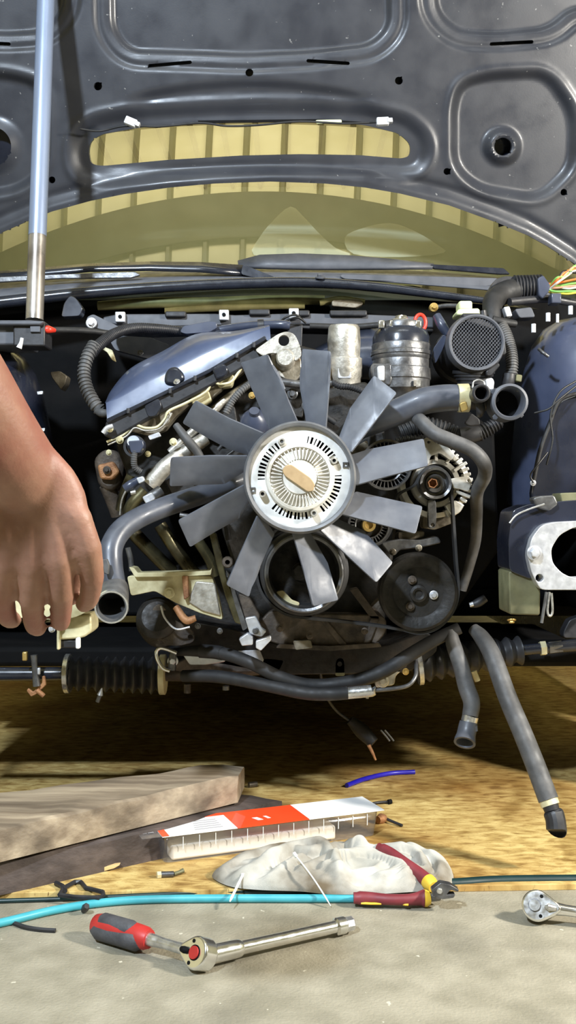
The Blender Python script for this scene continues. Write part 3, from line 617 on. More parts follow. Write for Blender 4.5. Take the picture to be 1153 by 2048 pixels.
# aluminium thermostat housing and alternator bracket behind the upper blades
lathe('thermostat_body', [(0,0.13),(27,0.13),(31,0.125),(33,0.10),(32,0.07),(36,0.068),(37,0.035),(35,0.03),(36,-0.04)], (688,790,1.88), 'aluminium', eng, axis=(0,-0.1,1))
plate('thermostat_face', rnd([(676,734),(702,734),(704,757),(676,757)], 3, 2), 1.843, 0.01, 'zinc', eng)
boltm('thermostat_bolt', (672,716,1.86), 9, 'zinc', eng, axis=(0,-0.2,1))
corrugated('sensor_loom', [(664,764,1.80),(680,772,1.80),(700,774,1.80),(720,780,1.80),(745,792,1.80)], 6.5, 5, 'black_plastic', eng)
alu('block_arm', [(640,800),(690,790),(720,800),(716,850),(690,880),(660,870)], 1.86, 0.05, 'oily_aluminium')
alu('block_arm', [(700,900),(735,880),(740,900),(722,925),(706,930)], 1.82, 0.03, 'oily_aluminium')
# lower front bracket, exhaust pipes, engine mount on the near corner
for pth, r in (([(262,1060,1.93),(290,1090,1.93),(320,1120,1.94),(345,1145,1.95)], 14), ([(320,1050,1.90),(345,1090,1.9),(375,1130,1.91),(392,1150,1.92)], 13), ([(370,1040,1.88),(395,1080,1.88),(420,1120,1.89),(430,1150,1.9)], 11), ([(262,950,1.86),(246,990,1.87),(240,1020,1.88)], 9), ([(290,980,1.85),(262,1012,1.85),(256,1040,1.86)], 12)):
    tube('exhaust_pipe', pth, r, 'exhaust_steel', eng)
tube('mount_line', [(256,1095,1.84),(262,1120,1.84),(264,1142,1.84)], 6, 'dark_steel', eng)
plate('mount_flange', rnd([(258,1134),(268,1136),(276,1146),(420,1142),(424,1136),(422,1150),(360,1153),(270,1154)], 2, 2), 1.76, 0.05, 'cream_metal', eng, 0.002)
plate('mount_plate', rnd([(254,1152),(424,1152),(436,1190),(446,1240),(400,1226),(352,1206),(310,1182),(262,1192)], 6, 3), 1.77, 0.03, 'cream_metal', eng, 0.003)
plate('mount_face', rnd([(392,1162),(430,1166),(442,1232),(404,1222),(376,1204)], 4, 2), 1.765, 0.006, 'aluminium', eng, 0.002)
plate('mount_web', rnd([(364,1152),(376,1152),(378,1194),(368,1200)], 2, 2), 1.755, 0.02, 'rusty', eng, 0.002)
boltm('mount_bolt', (339,1186,1.76), 11, 'cream_metal', eng)
lathe('mount_rubber', [(0,0.03),(30,0.03),(42,0.02),(46,0.0),(46,-0.05)], (318,1240,1.80), 'grimy_black', eng, axis=(0,-0.9,0.3))
plate('sensor_flange', rnd([(304,1216),(320,1206),(350,1240),(388,1262),(390,1284),(360,1292),(330,1290),(310,1262)], 10, 3), 1.775, 0.012, 'cast_iron', eng, 0.002, holes=[circ(317,1232,5,10), circ(381,1274,5,10)])
tube('brass_pipe', [(352,1214,1.76),(372,1240,1.75),(392,1236,1.75)], [7,8,6], 'rusty', eng)
wirepx('sensor_ring', [(322,1212,1.755),(330,1236,1.75),(352,1258,1.75),(380,1254,1.75)], 2, 'zinc', eng)
plate('brace_strap', rnd([(418,1066),(432,1064),(446,1120),(452,1150),(470,1200),(486,1250),(470,1246),(450,1190),(436,1140)], 5, 2), 1.75, 0.012, 'exhaust_steel', eng, 0.002)
plate('brace_edge', rnd([(452,1140),(460,1150),(496,1256),(486,1262),(470,1210)], 3, 2), 1.74, 0.02, 'dark_steel', eng, 0.002)
plate('side_gusset', rnd([(476,1186),(500,1196),(520,1230),(516,1262),(494,1258)], 4, 2), 1.75, 0.02, 'cast_iron', eng, 0.002)
ringlathe('stud_nut', [(5,0),(11,0),(12,0.006),(10,0.010),(5,0.010)], (456,1124,1.745), 'cast_iron', eng, seg=12)
# bright cut bracket at the foot of the block
cb = T('clamp_bracket', 'bright zinc clamp bracket bolted below the crank pulley', 'bracket')
plate('bracket_plate', rnd([(490,1236),(512,1232),(524,1256),(534,1262),(524,1274),(500,1268)], 3, 2), 1.735, 0.012, 'zinc', cb)
plate('clamp_leg', rnd([(478,1278),(496,1266),(506,1274),(506,1290),(484,1292)], 2, 2), 1.725, 0.02, 'zinc', cb)
plate('clamp_leg', rnd([(512,1282),(542,1272),(543,1280),(522,1302),(512,1296)], 2, 2), 1.725, 0.02, 'zinc', cb)
boltm('clamp_bolt', (512,1262,1.73), 7, 'dark_steel', cb)
# ------------------------------------------------------------------ slanted cam cover
cc = T('cam_cover', 'glossy black slanted cam cover with a bolted flange', 'engine cover')
bot = cr([(212,806),(240,796),(300,764),(360,735),(430,700),(500,668),(540,652)], 6)
top = cr([(210,806),(224,778),(262,736),(326,702),(392,668),(468,662),(538,650)], 6)
rows = []
for k in range(9):
    a = k/8*math.pi/2; t = math.sin(a); d = 1-math.cos(a)
    rows.append([P(b[0]+(q[0]-b[0])*t, b[1]+(q[1]-b[1])*t+12*(1-t)*0, 1.805+0.15*d) for b, q in zip(bot, top)])
for e in (0.15, 0.35):
    rows.append([P(q[0], q[1], 1.955)+Vector((0, e, -0.012-0.02*e)) for q in top])
bot2 = [P(b[0]+3, b[1]+44, 1.80) for b in bot]
rows.insert(0, bot2)
loft('cover_dome', rows, 'cover_lit_blue', cc, 75)
plate('cover_flange', rnd([(212,842),(300,800),(420,742),(530,676),(548,690),(540,706),(430,768),(300,836),(224,880),(206,870)], 5, 3), 1.785, 0.06, 'black_plastic', cc, 0.004)
plate('flange_lip', rnd([(212,838),(300,796),(420,737),(530,671),(534,678),(420,745),(300,804),(214,846)], 2, 2), 1.778, 0.02, 'gloss_black', cc, 0.002)
for p in ([(288,812),(318,796),(324,812),(312,832),(296,834)], [(424,738),(448,726),(458,738),(452,752),(432,760)]):
    plate('flange_lug', rnd(p, 6, 3), 1.775, 0.02, 'gloss_black', cc, 0.003)
for x, y in ((256,822),(340,782),(390,757),(474,711),(508,690)): pbox('flange_notch', x-3, y-6, x+3, y+5, 1.776, 0.01, 'black_plastic', cc, 0.001)
plate('recess_shade_plug', rnd([(328,768),(329,748),(338,735),(352,732),(365,742),(371,758),(352,772)], 9, 4), 1.796, 0.03, 'gloss_black', cc, 0.006)  # raised black plug standing in for the dark of a recess
boltm('well_bolt', (354,764,1.79), 7, 'steel', cc, axis=(-0.2,-0.8,0.55))
tube('edge_clip', [(206,866,1.77),(214,856,1.77),(226,852,1.77)], 5, 'zinc', cc, seg=8)
# lifting eye
le = tag(plate('lifting_eye', rnd([(510,700),(556,668),(574,662),(590,668),(600,690),(604,712),(592,722),(576,708),(540,706),(526,712)], [6,10,10,10,8,8,4,10,6,5], 4), 1.775, 0.010, 'aluminium', None, 0.002, holes=[circ(568,681,11)]), 'aluminium lifting eye plate with a round hole above the fan', 'bracket')
# cam sensor
cs = T('cam_sensor', 'purple black round sensor with a ribbed lead below the cam cover', 'sensor')
ringlathe('sensor_ring', [(17,0),(22,0),(22,0.006),(17,0.006)], (270,893,1.775), 'black_plastic', cs)
lathe('sensor_cap', [(0,0.02),(12,0.02),(15,0.014),(16,0.0),(16,-0.02)], (270,891,1.775), 'cover_black', cs, axis=(0,-0.9,0.3))
plate('sensor_plug', rnd([(256,882),(286,880),(288,892),(280,906),(262,906)], 3, 2), 1.745, 0.03, 'cover_black', cs)
corrugated('sensor_lead', [(270,902,1.75),(268,918,1.75),(270,934,1.755),(282,944,1.76)], 6, 4, 'dusty_rubber', cs)
# clip and sensor on the pipe
ps = T('temperature_sensor', 'small blue black sensor with a steel clip on the coolant rail', 'sensor')
tube('sensor_body', [(250,978,1.76),(262,970,1.76),(278,960,1.765)], [9,10,8], 'cover_black', ps)
plate('sensor_clip', rnd([(272,956),(286,952),(290,962),(278,968)], 2, 2), 1.745, 0.01, 'zinc', ps)
tube('sensor_foot', [(262,986,1.76),(272,984,1.76)], 5, 'aluminium', ps, seg=8)
wirepx('earth_wire', [(276,958,1.77),(256,976,1.77),(244,1000,1.77),(240,1030,1.77)], 2, 'steel', ps)
hc = tag(plate('hose_clip', rnd([(284,994),(304,984),(312,998),(292,1008)], 3, 2), 1.72, 0.012, 'zinc', None), 'bright steel hose clip above the bent coolant pipe', 'clip')
for q in range(1): tube('clip_sleeve', [(292,1004,1.735),(310,990,1.74),(322,982,1.745)], 12, 'dark_steel', hc)

# greasy castings, leads and studs that fill the gaps round the head and block
mc = T('engine_mount_casting', 'brown greasy cast lump between the hand and the coolant rail', 'casting')
plate('casting', rnd([(186,918),(206,898),(234,900),(248,922),(244,962),(222,984),(196,972)], 12, 3), 1.90, 0.10, 'cast_iron', mc, 0.008)
plate('casting_step', rnd([(194,930),(226,922),(240,944),(224,960),(200,958)], 6, 3), 1.885, 0.02, 'rusty', mc, 0.004)
boltm('casting_bolt', (214,940,1.88), 8, 'cast_iron', mc)
tube('casting_neck', [(214,970,1.92),(226,1000,1.93),(236,1030,1.94)], [16,15,14], 'cast_iron', mc)
for pth, r, m in (([(436,900,1.80),(452,884,1.80),(470,872,1.80),(486,868,1.81)], 4, 'black_plastic'), ([(404,926,1.80),(436,922,1.80),(470,900,1.80)], 3, 'wire_black'),
                  ([(612,764,1.80),(640,770,1.80),(664,766,1.80)], 7, 'dark_steel'), ([(628,800,1.82),(650,830,1.82),(672,846,1.82)], 6, 'rubber'),
                  ([(716,800,1.80),(726,830,1.79),(722,858,1.79)], 6, 'rubber'), ([(430,1010,1.80),(450,1040,1.80),(458,1080,1.80)], 6, 'grimy_black'),
                  ([(360,1030,1.86),(392,1036,1.86),(420,1052,1.86)], 5, 'dark_steel')):
    tube('engine_lead', pth, r, m, eng, seg=10)
for x, y, r, m in ((612,812,9,'dark_steel'),(640,850,8,'oily_aluminium'),(700,868,8,'oily_aluminium'),(430,868,7,'cream_metal'),(374,934,7,'aluminium'),(318,946,6,'zinc'),(560,1256,8,'cast_iron'),(730,1262,7,'cast_iron'),(620,1272,7,'cast_iron'),(470,1010,8,'cast_iron'),(440,1262,6,'dark_steel'),(396,1252,6,'dark_steel')):
    boltm('block_bolt', (x,y,1.79 if y < 1200 else 1.765), r, m, eng)
alu('pan_lip', [(560,1288),(660,1292),(760,1286),(764,1294),(660,1302),(552,1296)], 1.79, 0.03, 'cast_iron', 3)
alu('pan_bracket', [(586,1282),(622,1280),(626,1296),(592,1300)], 1.78, 0.02, 'oily_aluminium', 3)
alu('block_web', [(700,1180),(716,1176),(760,1236),(748,1244)], 1.80, 0.03, 'cast_iron', 3)
alu('head_step', [(400,830),(440,806),(470,812),(476,850),(440,880),(410,868)], 1.835, 0.03, 'grimy_black', 6)
alu('head_web', [(330,960),(420,930),(470,930),(440,990),(350,1000)], 1.835, 0.03, 'grimy_black', 6)
alu('block_face', [(610,730),(660,726),(664,770),(640,792),(612,784)], 1.84, 0.04, 'oily_aluminium', 6)
# ------------------------------------------------------------------ cooling fan with viscous clutch
fan = T('cooling_fan', 'grey eleven bladed cooling fan with a bright metal clutch in its middle', 'fan')
FX, FY, FD = 600.0, 955.0, 1.60
BL = [[(483,725),(537,708),(570,780),(600,850),(560,872),(540,856)],
      [(606,698),(664,703),(660,780),(654,858),(620,862),(615,845),(602,775)],
      [(750,752),(795,787),(750,846),(704,906),(676,890),(681,873),(702,818)],
      [(848,879),(857,933),(780,953),(712,972),(700,940),(702,912),(740,900)],
      [(845,1014),(831,1069),(760,1050),(683,1030),(690,1000),(712,985),(780,1000)],
      [(785,1126),(752,1166),(700,1118),(640,1062),(650,1045),(672,1038),(726,1062)],
      [(676,1200),(625,1213),(606,1140),(584,1066),(600,1055),(616,1060),(654,1126)],
      [(452,1169),(497,1193),(520,1130),(548,1066),(530,1040),(514,1030),(480,1105)],
      [(356,1040),(380,1093),(430,1062),(478,1035),(500,1000),(492,966),(420,1005)],
      [(342,914),(340,971),(400,968),(450,966),(492,940),(496,910),(420,910)],
      [(392,800),(366,845),(412,872),(459,897),(502,910),(530,866),(460,836)]]
for k, o in enumerate(BL):
    cx = sum(p[0] for p in o)/len(o)-FX; cy = FY-sum(p[1] for p in o)/len(o); L_ = math.hypot(cx, cy); ux, uy = cx/L_, cy/L_
    def bd(x, y):
        dx, dy = x-FX, FY-y; rad = dx*ux+dy*uy; tan = -dx*uy+dy*ux      # counter-clockwise offset
        tw = 0.72-0.22*smoothstep(100, 250, rad)
        return FD+0.022+tan*tw*FD/FOC-0.006*smoothstep(200, 250, rad)
    # subdivide the outline into a fine strip so that the twist is smooth
    pts = []
    ro = rnd(o, [5,5,3,3,3,3,3][:len(o)] if len(o) == 7 else [5,5,3,3,3,3], 3)
    bm = bmesh.new(); vs = [bm.verts.new(P(x, y, bd(x, y))) for x, y in ro]; bm.faces.new(vs)
    bmesh.ops.triangulate(bm, faces=bm.faces); bmesh.ops.subdivide_edges(bm, edges=bm.edges, cuts=3, use_grid_fill=True)
    for v in bm.verts:
        x = v.co.x/v.co.y*FOC+576.5; y = 1024-(v.co.z-CAMZ)/v.co.y*FOC; v.co = P(x, y, bd(x, y))
    me = bpy.data.meshes.new('blade'); bm.to_mesh(me); bm.free()
    b = finish('blade', me, 'fan_plastic', fan, 60)
    s = b.modifiers.new('solid', 'SOLIDIFY'); s.thickness = 0.0032; s.offset = -1
    bv = b.modifiers.new('bevel', 'BEVEL'); bv.width = 0.0009; bv.segments = 2; bv.angle_limit = math.radians(50); bv.limit_method = 'ANGLE'
    if k == 2:                            # moulded marks on one blade
        wirepx('moulded_line', [(768,790,bd(768,790)-0.0005),(757,806,bd(757,806)-0.0005),(740,828,bd(740,828)-0.0005)], 0.9, 'grey_plastic', b, seg=6)
        q = [(728+5*math.cos(a), 790+5*math.sin(a)) for a in [i*0.7 for i in range(10)]]
        wirepx('moulded_logo', [(x, y, bd(x, y)-0.0004) for x, y in q], 0.8, 'grey_plastic', b, seg=6)
ringlathe('fan_ring', [(101,0.004),(103,0.014),(108,0.016),(111,0.013),(113,0.004),(114,-0.030),(110,-0.034),(104,-0.034),(102,-0.006)], (FX,FY,FD), 'ring_plastic', fan, seg=96)
# slotted disc: real holes between clutch and ring
def slotted_disc():
    n = 220; slots = set()
    k = FD/FOC; V = []; Fc = []
    radii = [60, 70, 84, 96, 102.5]
    for sgn, y in ((0, -0.004), (1, 0.001)):
        for r in radii:
            for i in range(n):
                a = 2*math.pi*i/n; V.append(P(FX, FY, FD)+Vector((math.cos(a)*r*k, y+(0.002 if r > 100 else 0), math.sin(a)*r*k)))
    def open_(i):
        deg = 360.0*i/n
        for c in (50, 155, 258, 335):
            d = (deg-c+180) % 360-180
            if abs(d) < 31: return (int((d+31)/62*22)) % 2 == 0
        return False
    R = len(radii)
    for j in range(R-1):
        for i in range(n):
            if j == 1 and open_(i): continue
            a, b = j*n+i, j*n+(i+1) % n; Fc.append((a, b, b+n, a+n))
            a2, b2 = a+R*n, b+R*n; Fc.append((a2, a2+n, b2+n, b2))
    for i in range(n):
        if open_(i):
            for jj in (1, 2):
                a, b = jj*n+i, jj*n+(i+1) % n; Fc.append((a, b, b+R*n, a+R*n))
            if not open_((i-1) % n): Fc.append((n+i, 2*n+i, 2*n+i+R*n, n+i+R*n))
            if not open_((i+1) % n):
                q = (i+1) % n; Fc.append((n+q, 2*n+q, 2*n+q+R*n, n+q+R*n))
    return mesh('slotted_disc', V, Fc, 'hub_metal', fan, 30)
slotted_disc()
lathe('clutch_core', [(0,-0.004),(62,-0.004),(92,-0.012),(98,-0.030),(80,-0.05),(0,-0.05)], (FX,FY,FD+0.008), 'slot_dark', fan)
lathe('clutch_cover', [(0,0.020),(33,0.020),(35,0.014),(58,0.013),(60,0.019),(66,0.017),(69,0.010),(70,-0.002)], (FX,FY,FD), 'fin_metal', fan, seg=72)
# radial fins on the clutch cover
k_ = FD/FOC; fin0 = None
for i in range(44):
    a = 2*math.pi*i/44
    if fin0 is None:
        bm = bmesh.new(); V = []
        for x, h in ((36*k_, 0.021), (58*k_, 0.019)):
            for s, y in ((-0.0011, 0), (0.0011, 0), (0.0007, -h+0.012), (-0.0007, -h+0.012)): V.append((x, y, s))
        fin0 = mesh('fin', V, [(0,1,2,3),(4,7,6,5),(0,4,5,1),(1,5,6,2),(2,6,7,3),(3,7,4,0)], 'fin_metal', fan, 0); f = fin0
    else: f = fin0.copy(); COL.objects.link(f); f.parent = fan
    f.location = P(FX, FY, FD)+Vector((0, -0.0125, 0)); f.rotation_euler = (0, -a, 0)
plate('bimetal_strip', rnd([(564,941),(572,930),(583,929),(622,956),(631,968),(627,982),(616,984),(570,952)], 5, 3), FD-0.027, 0.004, 'strip_metal', fan, 0.001)
for x, y in ((568,936),(626,978)): pbox('strip_post', x-4, y-4, x+4, y+4, FD-0.024, 0.008, 'fin_metal', fan, 0.001)
for x, y in ((564,884),(668,922),(628,1026),(526,988)):
    bl = lathe('clutch_bolt', [(0,0.014),(3.5,0.014),(3.6,0.018),(6.5,0.018),(7,0.014),(7.5,0.0),(11,0.0),(11,-0.004)], (x,y,FD), 'aluminium', fan, seg=20)
    lathe('bolt_socket', [(0,0.0152),(3.4,0.0152),(3.4,0.010),(0,0.010)], (x,y,FD), 'slot_dark' if (x, y) in ((668,922),(526,988)) else 'dark_steel', bl, seg=10)
for x, y, s in ((691,930,-0.2),(506,980,-0.2)):
    ringlathe('ring_clip', [(4,0),(7.5,0),(7.5,0.007),(4,0.007)], (x,y,FD), 'dark_steel', fan, seg=4)
# ------------------------------------------------------------------ pulleys
cp = T('crank_pulley', 'large black crank pulley under the fan', 'pulley')
ringlathe('pulley_rim', [(66,-0.01),(70,0.028),(78,0.030),(80,0.024),(84,0.022),(80,0.014),(86,0.010),(82,0.004),(88,0.0),(88,-0.022),(92,-0.024),(92,-0.04),(66,-0.04)], (608,1144,1.72), 'rubber', cp, seg=72)
ringlathe('rim_edge', [(70,0.027),(78,0.029),(78,0.032),(75,0.034),(70,0.032)], (608,1144,1.72), 'dark_steel', cp, seg=72)
lathe('pulley_dish', [(0,-0.012),(20,-0.012),(24,-0.026),(66,-0.030),(67,-0.04)], (608,1144,1.72), 'grimy_black', cp, seg=48)
boltm('hub_bolt', (600,1142,1.722), 19, 'grimy_black', cp, hexr=0.8)
plate('dish_mark', rnd([(552,1184),(566,1180),(584,1200),(600,1206),(598,1212),(576,1208),(556,1196)], 3, 2), 1.715, 0.01, 'cream_metal', cp, 0.001)
pp_ = T('steering_pump_pulley', 'flat black pulley with three bolts beside the crank pulley', 'pulley')
lathe('pulley_disc', [(0,0.008),(14,0.008),(16,0.002),(50,0.002),(56,0.006),(72,0.008),(78,0.004),(79,0.0),(74,-0.004),(79,-0.008),(74,-0.012),(79,-0.016),(79,-0.026),(30,-0.03)], (837,1184,1.72), 'grimy_black', pp_, seg=72)
ringlathe('hub_ring', [(8,0),(17,0),(17,0.006),(12,0.008),(8,0.006)], (837,1187,1.714), 'grimy_black', pp_)
for x, y, m in ((825,1160,'cast_iron'),(868,1190,'zinc'),(821,1213,'cast_iron')): boltm('pulley_bolt', (x,y,1.715), 9, m, pp_)
def idler(name, label, c, R, hub, gold):
    t = T(name, label, 'pulley'); x, y, D = c
    ringlathe('rim', [(R*0.88,0),(R*0.92,0.008),(R,0.008),(R,-0.022),(R*0.88,-0.022)], c, 'dark_steel', t)
    lathe('web', [(0,-0.006),(R*0.5,-0.006),(R*0.9,-0.010),(R*0.9,-0.02)], c, 'grimy_black', t)
    ringlathe('inner_ring', [(R*0.60,-0.01),(R*0.60,0.003),(R*0.66,0.004),(R*0.66,-0.01)], c, 'dark_steel', t)
    lathe('hub', [(0,0.006),(hub*0.55,0.006),(hub*0.6,0.010),(hub,0.010),(hub*1.1,0.0),(hub*1.1,-0.02)], c, 'brass' if gold else 'dark_steel', t)
    k = D/FOC; n = 34; r0 = None
    for i in range(n):
        a = 2*math.pi*i/n
        if r0 is None:
            V = []
            for xx, h in ((R*0.66*k, 0.0), (R*0.89*k, 0.0)):
                for s, yy in ((-0.0012, 0.006), (0.0012, 0.006), (0.0008, -0.003), (-0.0008, -0.003)): V.append((xx, yy, s))
            r0 = mesh('spoke', V, [(0,1,2,3),(4,7,6,5),(0,4,5,1),(1,5,6,2),(2,6,7,3),(3,7,4,0)], 'dusty_rubber', t, 0); f = r0
        else: f = r0.copy(); COL.objects.link(f); f.parent = t
        f.location = P(*c); f.rotation_euler = (0, -a, 0)
    return t
idler('idler_pulley', 'ribbed idler pulley half behind a fan blade beside the alternator', (773,930,1.72), 51, 18, False)
idler('tensioner_pulley', 'smaller ribbed tensioner pulley with a brass hub below the alternator', (738,1050,1.72), 42, 13, True)
# ------------------------------------------------------------------ alternator
al = T('alternator', 'aluminium alternator with open cooling fins and a round pulley', 'alternator')
AX, AY, AD = 872, 966, 1.75
lathe('rotor', [(0,0.0),(50,0.0),(62,-0.01),(64,-0.05)], (AX,AY,AD+0.02), 'grimy_black', al)
ringlathe('housing_ring', [(60,-0.05),(60,-0.004),(70,-0.010),(72,-0.05)], (AX,AY,AD), 'alloy', al, seg=60)
ringlathe('bearing_ring', [(38,-0.03),(38,0.006),(47,0.008),(49,0.0),(49,-0.03)], (AX,AY,AD), 'alloy', al, seg=48)
k = AD/FOC
for i in range(20):
    a = math.radians(-68+i*9.2)                       # outer castellations
    ca, sa = math.cos(a), math.sin(a)
    if i % 3 != 2:
        r0_, r1_, w = 58, 73, 3.2
    else: r0_, r1_, w = 44, 75, 3.4
    pts = [(AX+ca*r0_-sa*w, AY-(sa*r0_+ca*w)), (AX+ca*r1_-sa*w, AY-(sa*r1_+ca*w)), (AX+ca*r1_+sa*w, AY-(sa*r1_-ca*w)), (AX+ca*r0_+sa*w, AY-(sa*r0_-ca*w))]
    plate('housing_fin', pts, AD-0.012, 0.05, 'alloy', al, 0.001)
plate('top_lug', rnd([(846,880),(856,874),(872,886),(900,896),(912,912),(902,922),(880,906),(862,912),(858,930),(852,926)], 4, 2), AD-0.018, 0.02, 'alloy', al, 0.002, holes=[circ(858,886,4,8), circ(892,925,3,8)] if False else [circ(858,884,3,8)])
plate('side_lug', rnd([(900,958),(918,954),(940,952),(946,962),(938,984),(920,978),(904,976)], 4, 2), AD-0.018, 0.02, 'alloy', al, 0.002, holes=[circ(938,961,3,8)])
plate('lower_lug', rnd([(890,1010),(912,1000),(930,1010),(922,1024),(906,1034),(898,1024)], 4, 2), AD-0.014, 0.02, 'alloy', al, 0.002)
lathe('pulley', [(0,0.012),(9,0.012),(11,0.018),(18,0.018),(20,0.008),(24,0.008),(26,0.026),(31,0.028),(32,0.022),(29,0.016),(32,0.010),(29,0.004),(32,-0.002),(32,-0.012),(20,-0.02)], (868,967,AD-0.03), 'dark_steel', al, seg=48)
lathe('shaft_nut', [(0,0.004),(8,0.004),(8,0.016),(10,0.016),(10,0.0)], (864,967,AD-0.052), 'rusty', al, seg=6)
plate('tension_arm', rnd([(856,1000),(872,1000),(874,1030),(872,1054),(864,1058),(858,1054)], 5, 3), 1.73, 0.014, 'dark_steel', al, 0.002, holes=[circ(866,1050,4,8)])
plate('mount_foot', rnd([(846,1034),(880,1028),(900,1030),(912,1044),(870,1060),(846,1056)], 5, 3), 1.78, 0.04, 'oily_aluminium', al, 0.002)
tl = T('tensioner_bracket', 'oily cast tensioner bracket above the black pump pulley', 'bracket')
plate('bracket_arm', rnd([(762,1086),(800,1078),(840,1080),(876,1072),(884,1086),(840,1096),(800,1100),(790,1112),(780,1108)], 4, 2), 1.745, 0.03, 'dark_steel', tl, 0.002)
plate('bracket_cast', rnd([(796,1064),(850,1062),(850,1074),(812,1082),(796,1078)], 4, 2), 1.76, 0.03, 'oily_aluminium', tl, 0.002)
for x, y in ((786,1104),(838,1096)): boltm('bracket_bolt', (x,y,1.74), 7, 'oily_aluminium', tl)
# ------------------------------------------------------------------ drive belt
def belt(name, path, D, wid, th, label):
    c = cr(path, 6, True); n = len(c); V = []; Fc = []
    for i in range(n):
        a = Vector(c[i-1]); b = Vector(c[(i+1) % n]); t = (b-a).normalized(); nn = Vector((-t.y, t.x))
        for s, yy in ((-th, 0), (th, 0), (th, wid), (-th, wid)):
            V.append(P(c[i][0]+nn.x*s, c[i][1]+nn.y*s, D)+Vector((0, yy, 0)))
    for i in range(n):
        j = (i+1) % n
        for q in range(4): Fc.append((i*4+q, i*4+(q+1) % 4, j*4+(q+1) % 4, j*4+q))
    return tag(mesh(name, V, Fc, 'rubber', None, 40), label, 'belt')
belt('drive_belt', [(901,962),(906,1000),(910,1060),(914,1120),(918,1180),(908,1222),(880,1254),(842,1267),(800,1259),(740,1250),(680,1243),(620,1237),(570,1228),(530,1196),(514,1150),(520,1100),(560,1056),(620,1040),(690,1060),(712,1080),(738,1094),(770,1080),(786,1050),(792,1010),(800,988),(828,972),(842,950),(860,934),(884,938)], 1.722, 0.022, 2.6, 'black drive belt running from the alternator down round the lower pulleys')
# ------------------------------------------------------------------ hoses and devices around the engine
lr = T('lower_radiator_pipe', 'blue grey bent coolant pipe with an open end hanging below', 'pipe')
tube('pipe', [(500,955,1.76),(460,968,1.74),(400,990,1.70),(340,1010,1.66),(285,1032,1.63),(245,1058,1.60),(224,1092,1.58),(222,1130,1.57),(226,1165,1.56),(229,1190,1.55)], [17,19,20,20.5,21,22,23,24,25,27], 'blue_rubber', lr, seg=24)
sweep('open_socket', [P(229,1176,1.56), P(228,1188,1.545), P(226,1200,1.525), P(224,1210,1.50), P(223,1213,1.49)], [0.0215,0.0232,0.0240,0.0244,0.0240], 'dusty_rubber', lr, seg=32, bore=0.84, boredepth=2, cap=True)
sweep('socket_rim', [P(224,1211,1.497), P(222.7,1214.6,1.486)], [0.0250,0.0250], 'steel', lr, seg=32, bore=0.90, boredepth=0, cap=False)
plate('socket_clip', rnd([(196,1120),(214,1118),(218,1130),(216,1150),(208,1146),(206,1132),(198,1130)], 2, 2), 1.53, 0.01, 'dusty_rubber', lr)
plate('socket_tab', rnd([(240,1214),(254,1208),(256,1224),(246,1232)], 3, 2), 1.51, 0.015, 'black_plastic', lr)
# conduit at the cam cover
cd = T('ribbed_conduit', 'grey ribbed wiring conduit curving down beside the cam cover', 'conduit')
corrugated('conduit_run', [(376,664,1.99),(330,658,1.97),(270,656,1.94),(228,668,1.91),(196,692,1.88),(182,708,1.87)], [8,11], 4, 'black_plastic', cd, amp=0.10)
corrugated('conduit_drop', [(188,690,1.875),(176,712,1.86),(168,744,1.85),(174,778,1.84),(190,808,1.83),(202,822,1.83)], 12, 8.0, 'dusty_rubber', cd, amp=0.22)
tube('conduit_end', [(196,822,1.825),(205,826,1.82),(216,826,1.82)], [8,9,7], 'dusty_rubber', cd, seg=10)
plate('coil_connector', rnd([(360,664),(366,652),(420,642),(434,644),(434,656),(420,664),(372,668)], 4, 3), 1.97, 0.03, 'cover_black', cd, 0.003)
fr_ = T('fuel_rail', 'blue black fuel rail pipe running behind the cam cover', 'pipe')
tube('rail', [(380,672,2.0),(440,660,2.0),(500,652,1.98),(560,650,1.96),(580,652,1.96)], [7,8,9,10,9], 'cover_black', fr_)
ringlathe('rail_collar', [(9,0),(13,0),(13,0.012),(9,0.012)], (516,652,1.97), 'black_plastic', fr_, axis=(1,0,0.05))
im = tag(loft('intake_manifold', [[P(x, y, 2.06) for x, y in cr([(602,716),(650,690),(700,668),(760,660),(860,690)], 5)], [P(x, y, 2.0) for x, y in cr([(600,730),(650,706),(700,690),(760,690),(860,720)], 5)], [P(x, y, 1.99) for x, y in cr([(600,780),(650,770),(700,760),(760,760),(860,770)], 5)]], 'cover_black', None, 70, thick=0.006), 'dark curved intake manifold behind the upright fan blades', 'manifold')
# oil filter housing
of = T('oil_filter_housing', 'stacked black and metal oil filter housing with a domed cap', 'filter')
OX, OD = 803, 1.90
def zof(y): return -(y-700)/FOC*OD
def olathe(name, prof, m, seg=48, c=(OX,700,OD)): return lathe(name, [(r, zof(y)) for r, y in prof], c, m, of, axis=(0,0,1), seg=seg)
olathe('cap_dome', [(0,652),(20,652),(40,656),(52,664),(57,676),(58,692)], 'gloss_black')
olathe('cap_skirt', [(58,690),(59,692),(59,704),(61,706),(61,712),(59,714),(59,718),(57,722)], 'dark_steel')
olathe('filter_body', [(56,718),(57,722),(57,738),(59,740),(59,760),(57,762),(56,780),(50,786),(44,792),(40,800)], 'dark_steel')
olathe('cap_neck', [(0,632),(11,632),(13,636),(13,646)], 'chrome')
olathe('cap_nut', [(0,640),(24,640),(27,643),(27,656)], 'chrome', seg=6)
olathe('cap_collar', [(34,655),(36,648),(41,646),(43,650),(43,660)], 'dark_steel', seg=36)
for x0 in (764, 786, 822, 838): pbox('collar_tab', x0-6, 640, x0+6, 656, 1.865, 0.012, 'chrome', of, 0.002)
plate('hex_boss', rnd([(744,726),(784,726),(786,760),(780,772),(748,764),(742,744)], 5, 2), 1.85, 0.05, 'dark_steel', of, 0.003)
plate('boss_face', rnd([(755,732),(770,730),(770,762),(756,762)], 3, 2), 1.845, 0.01, 'zinc', of, 0.002)
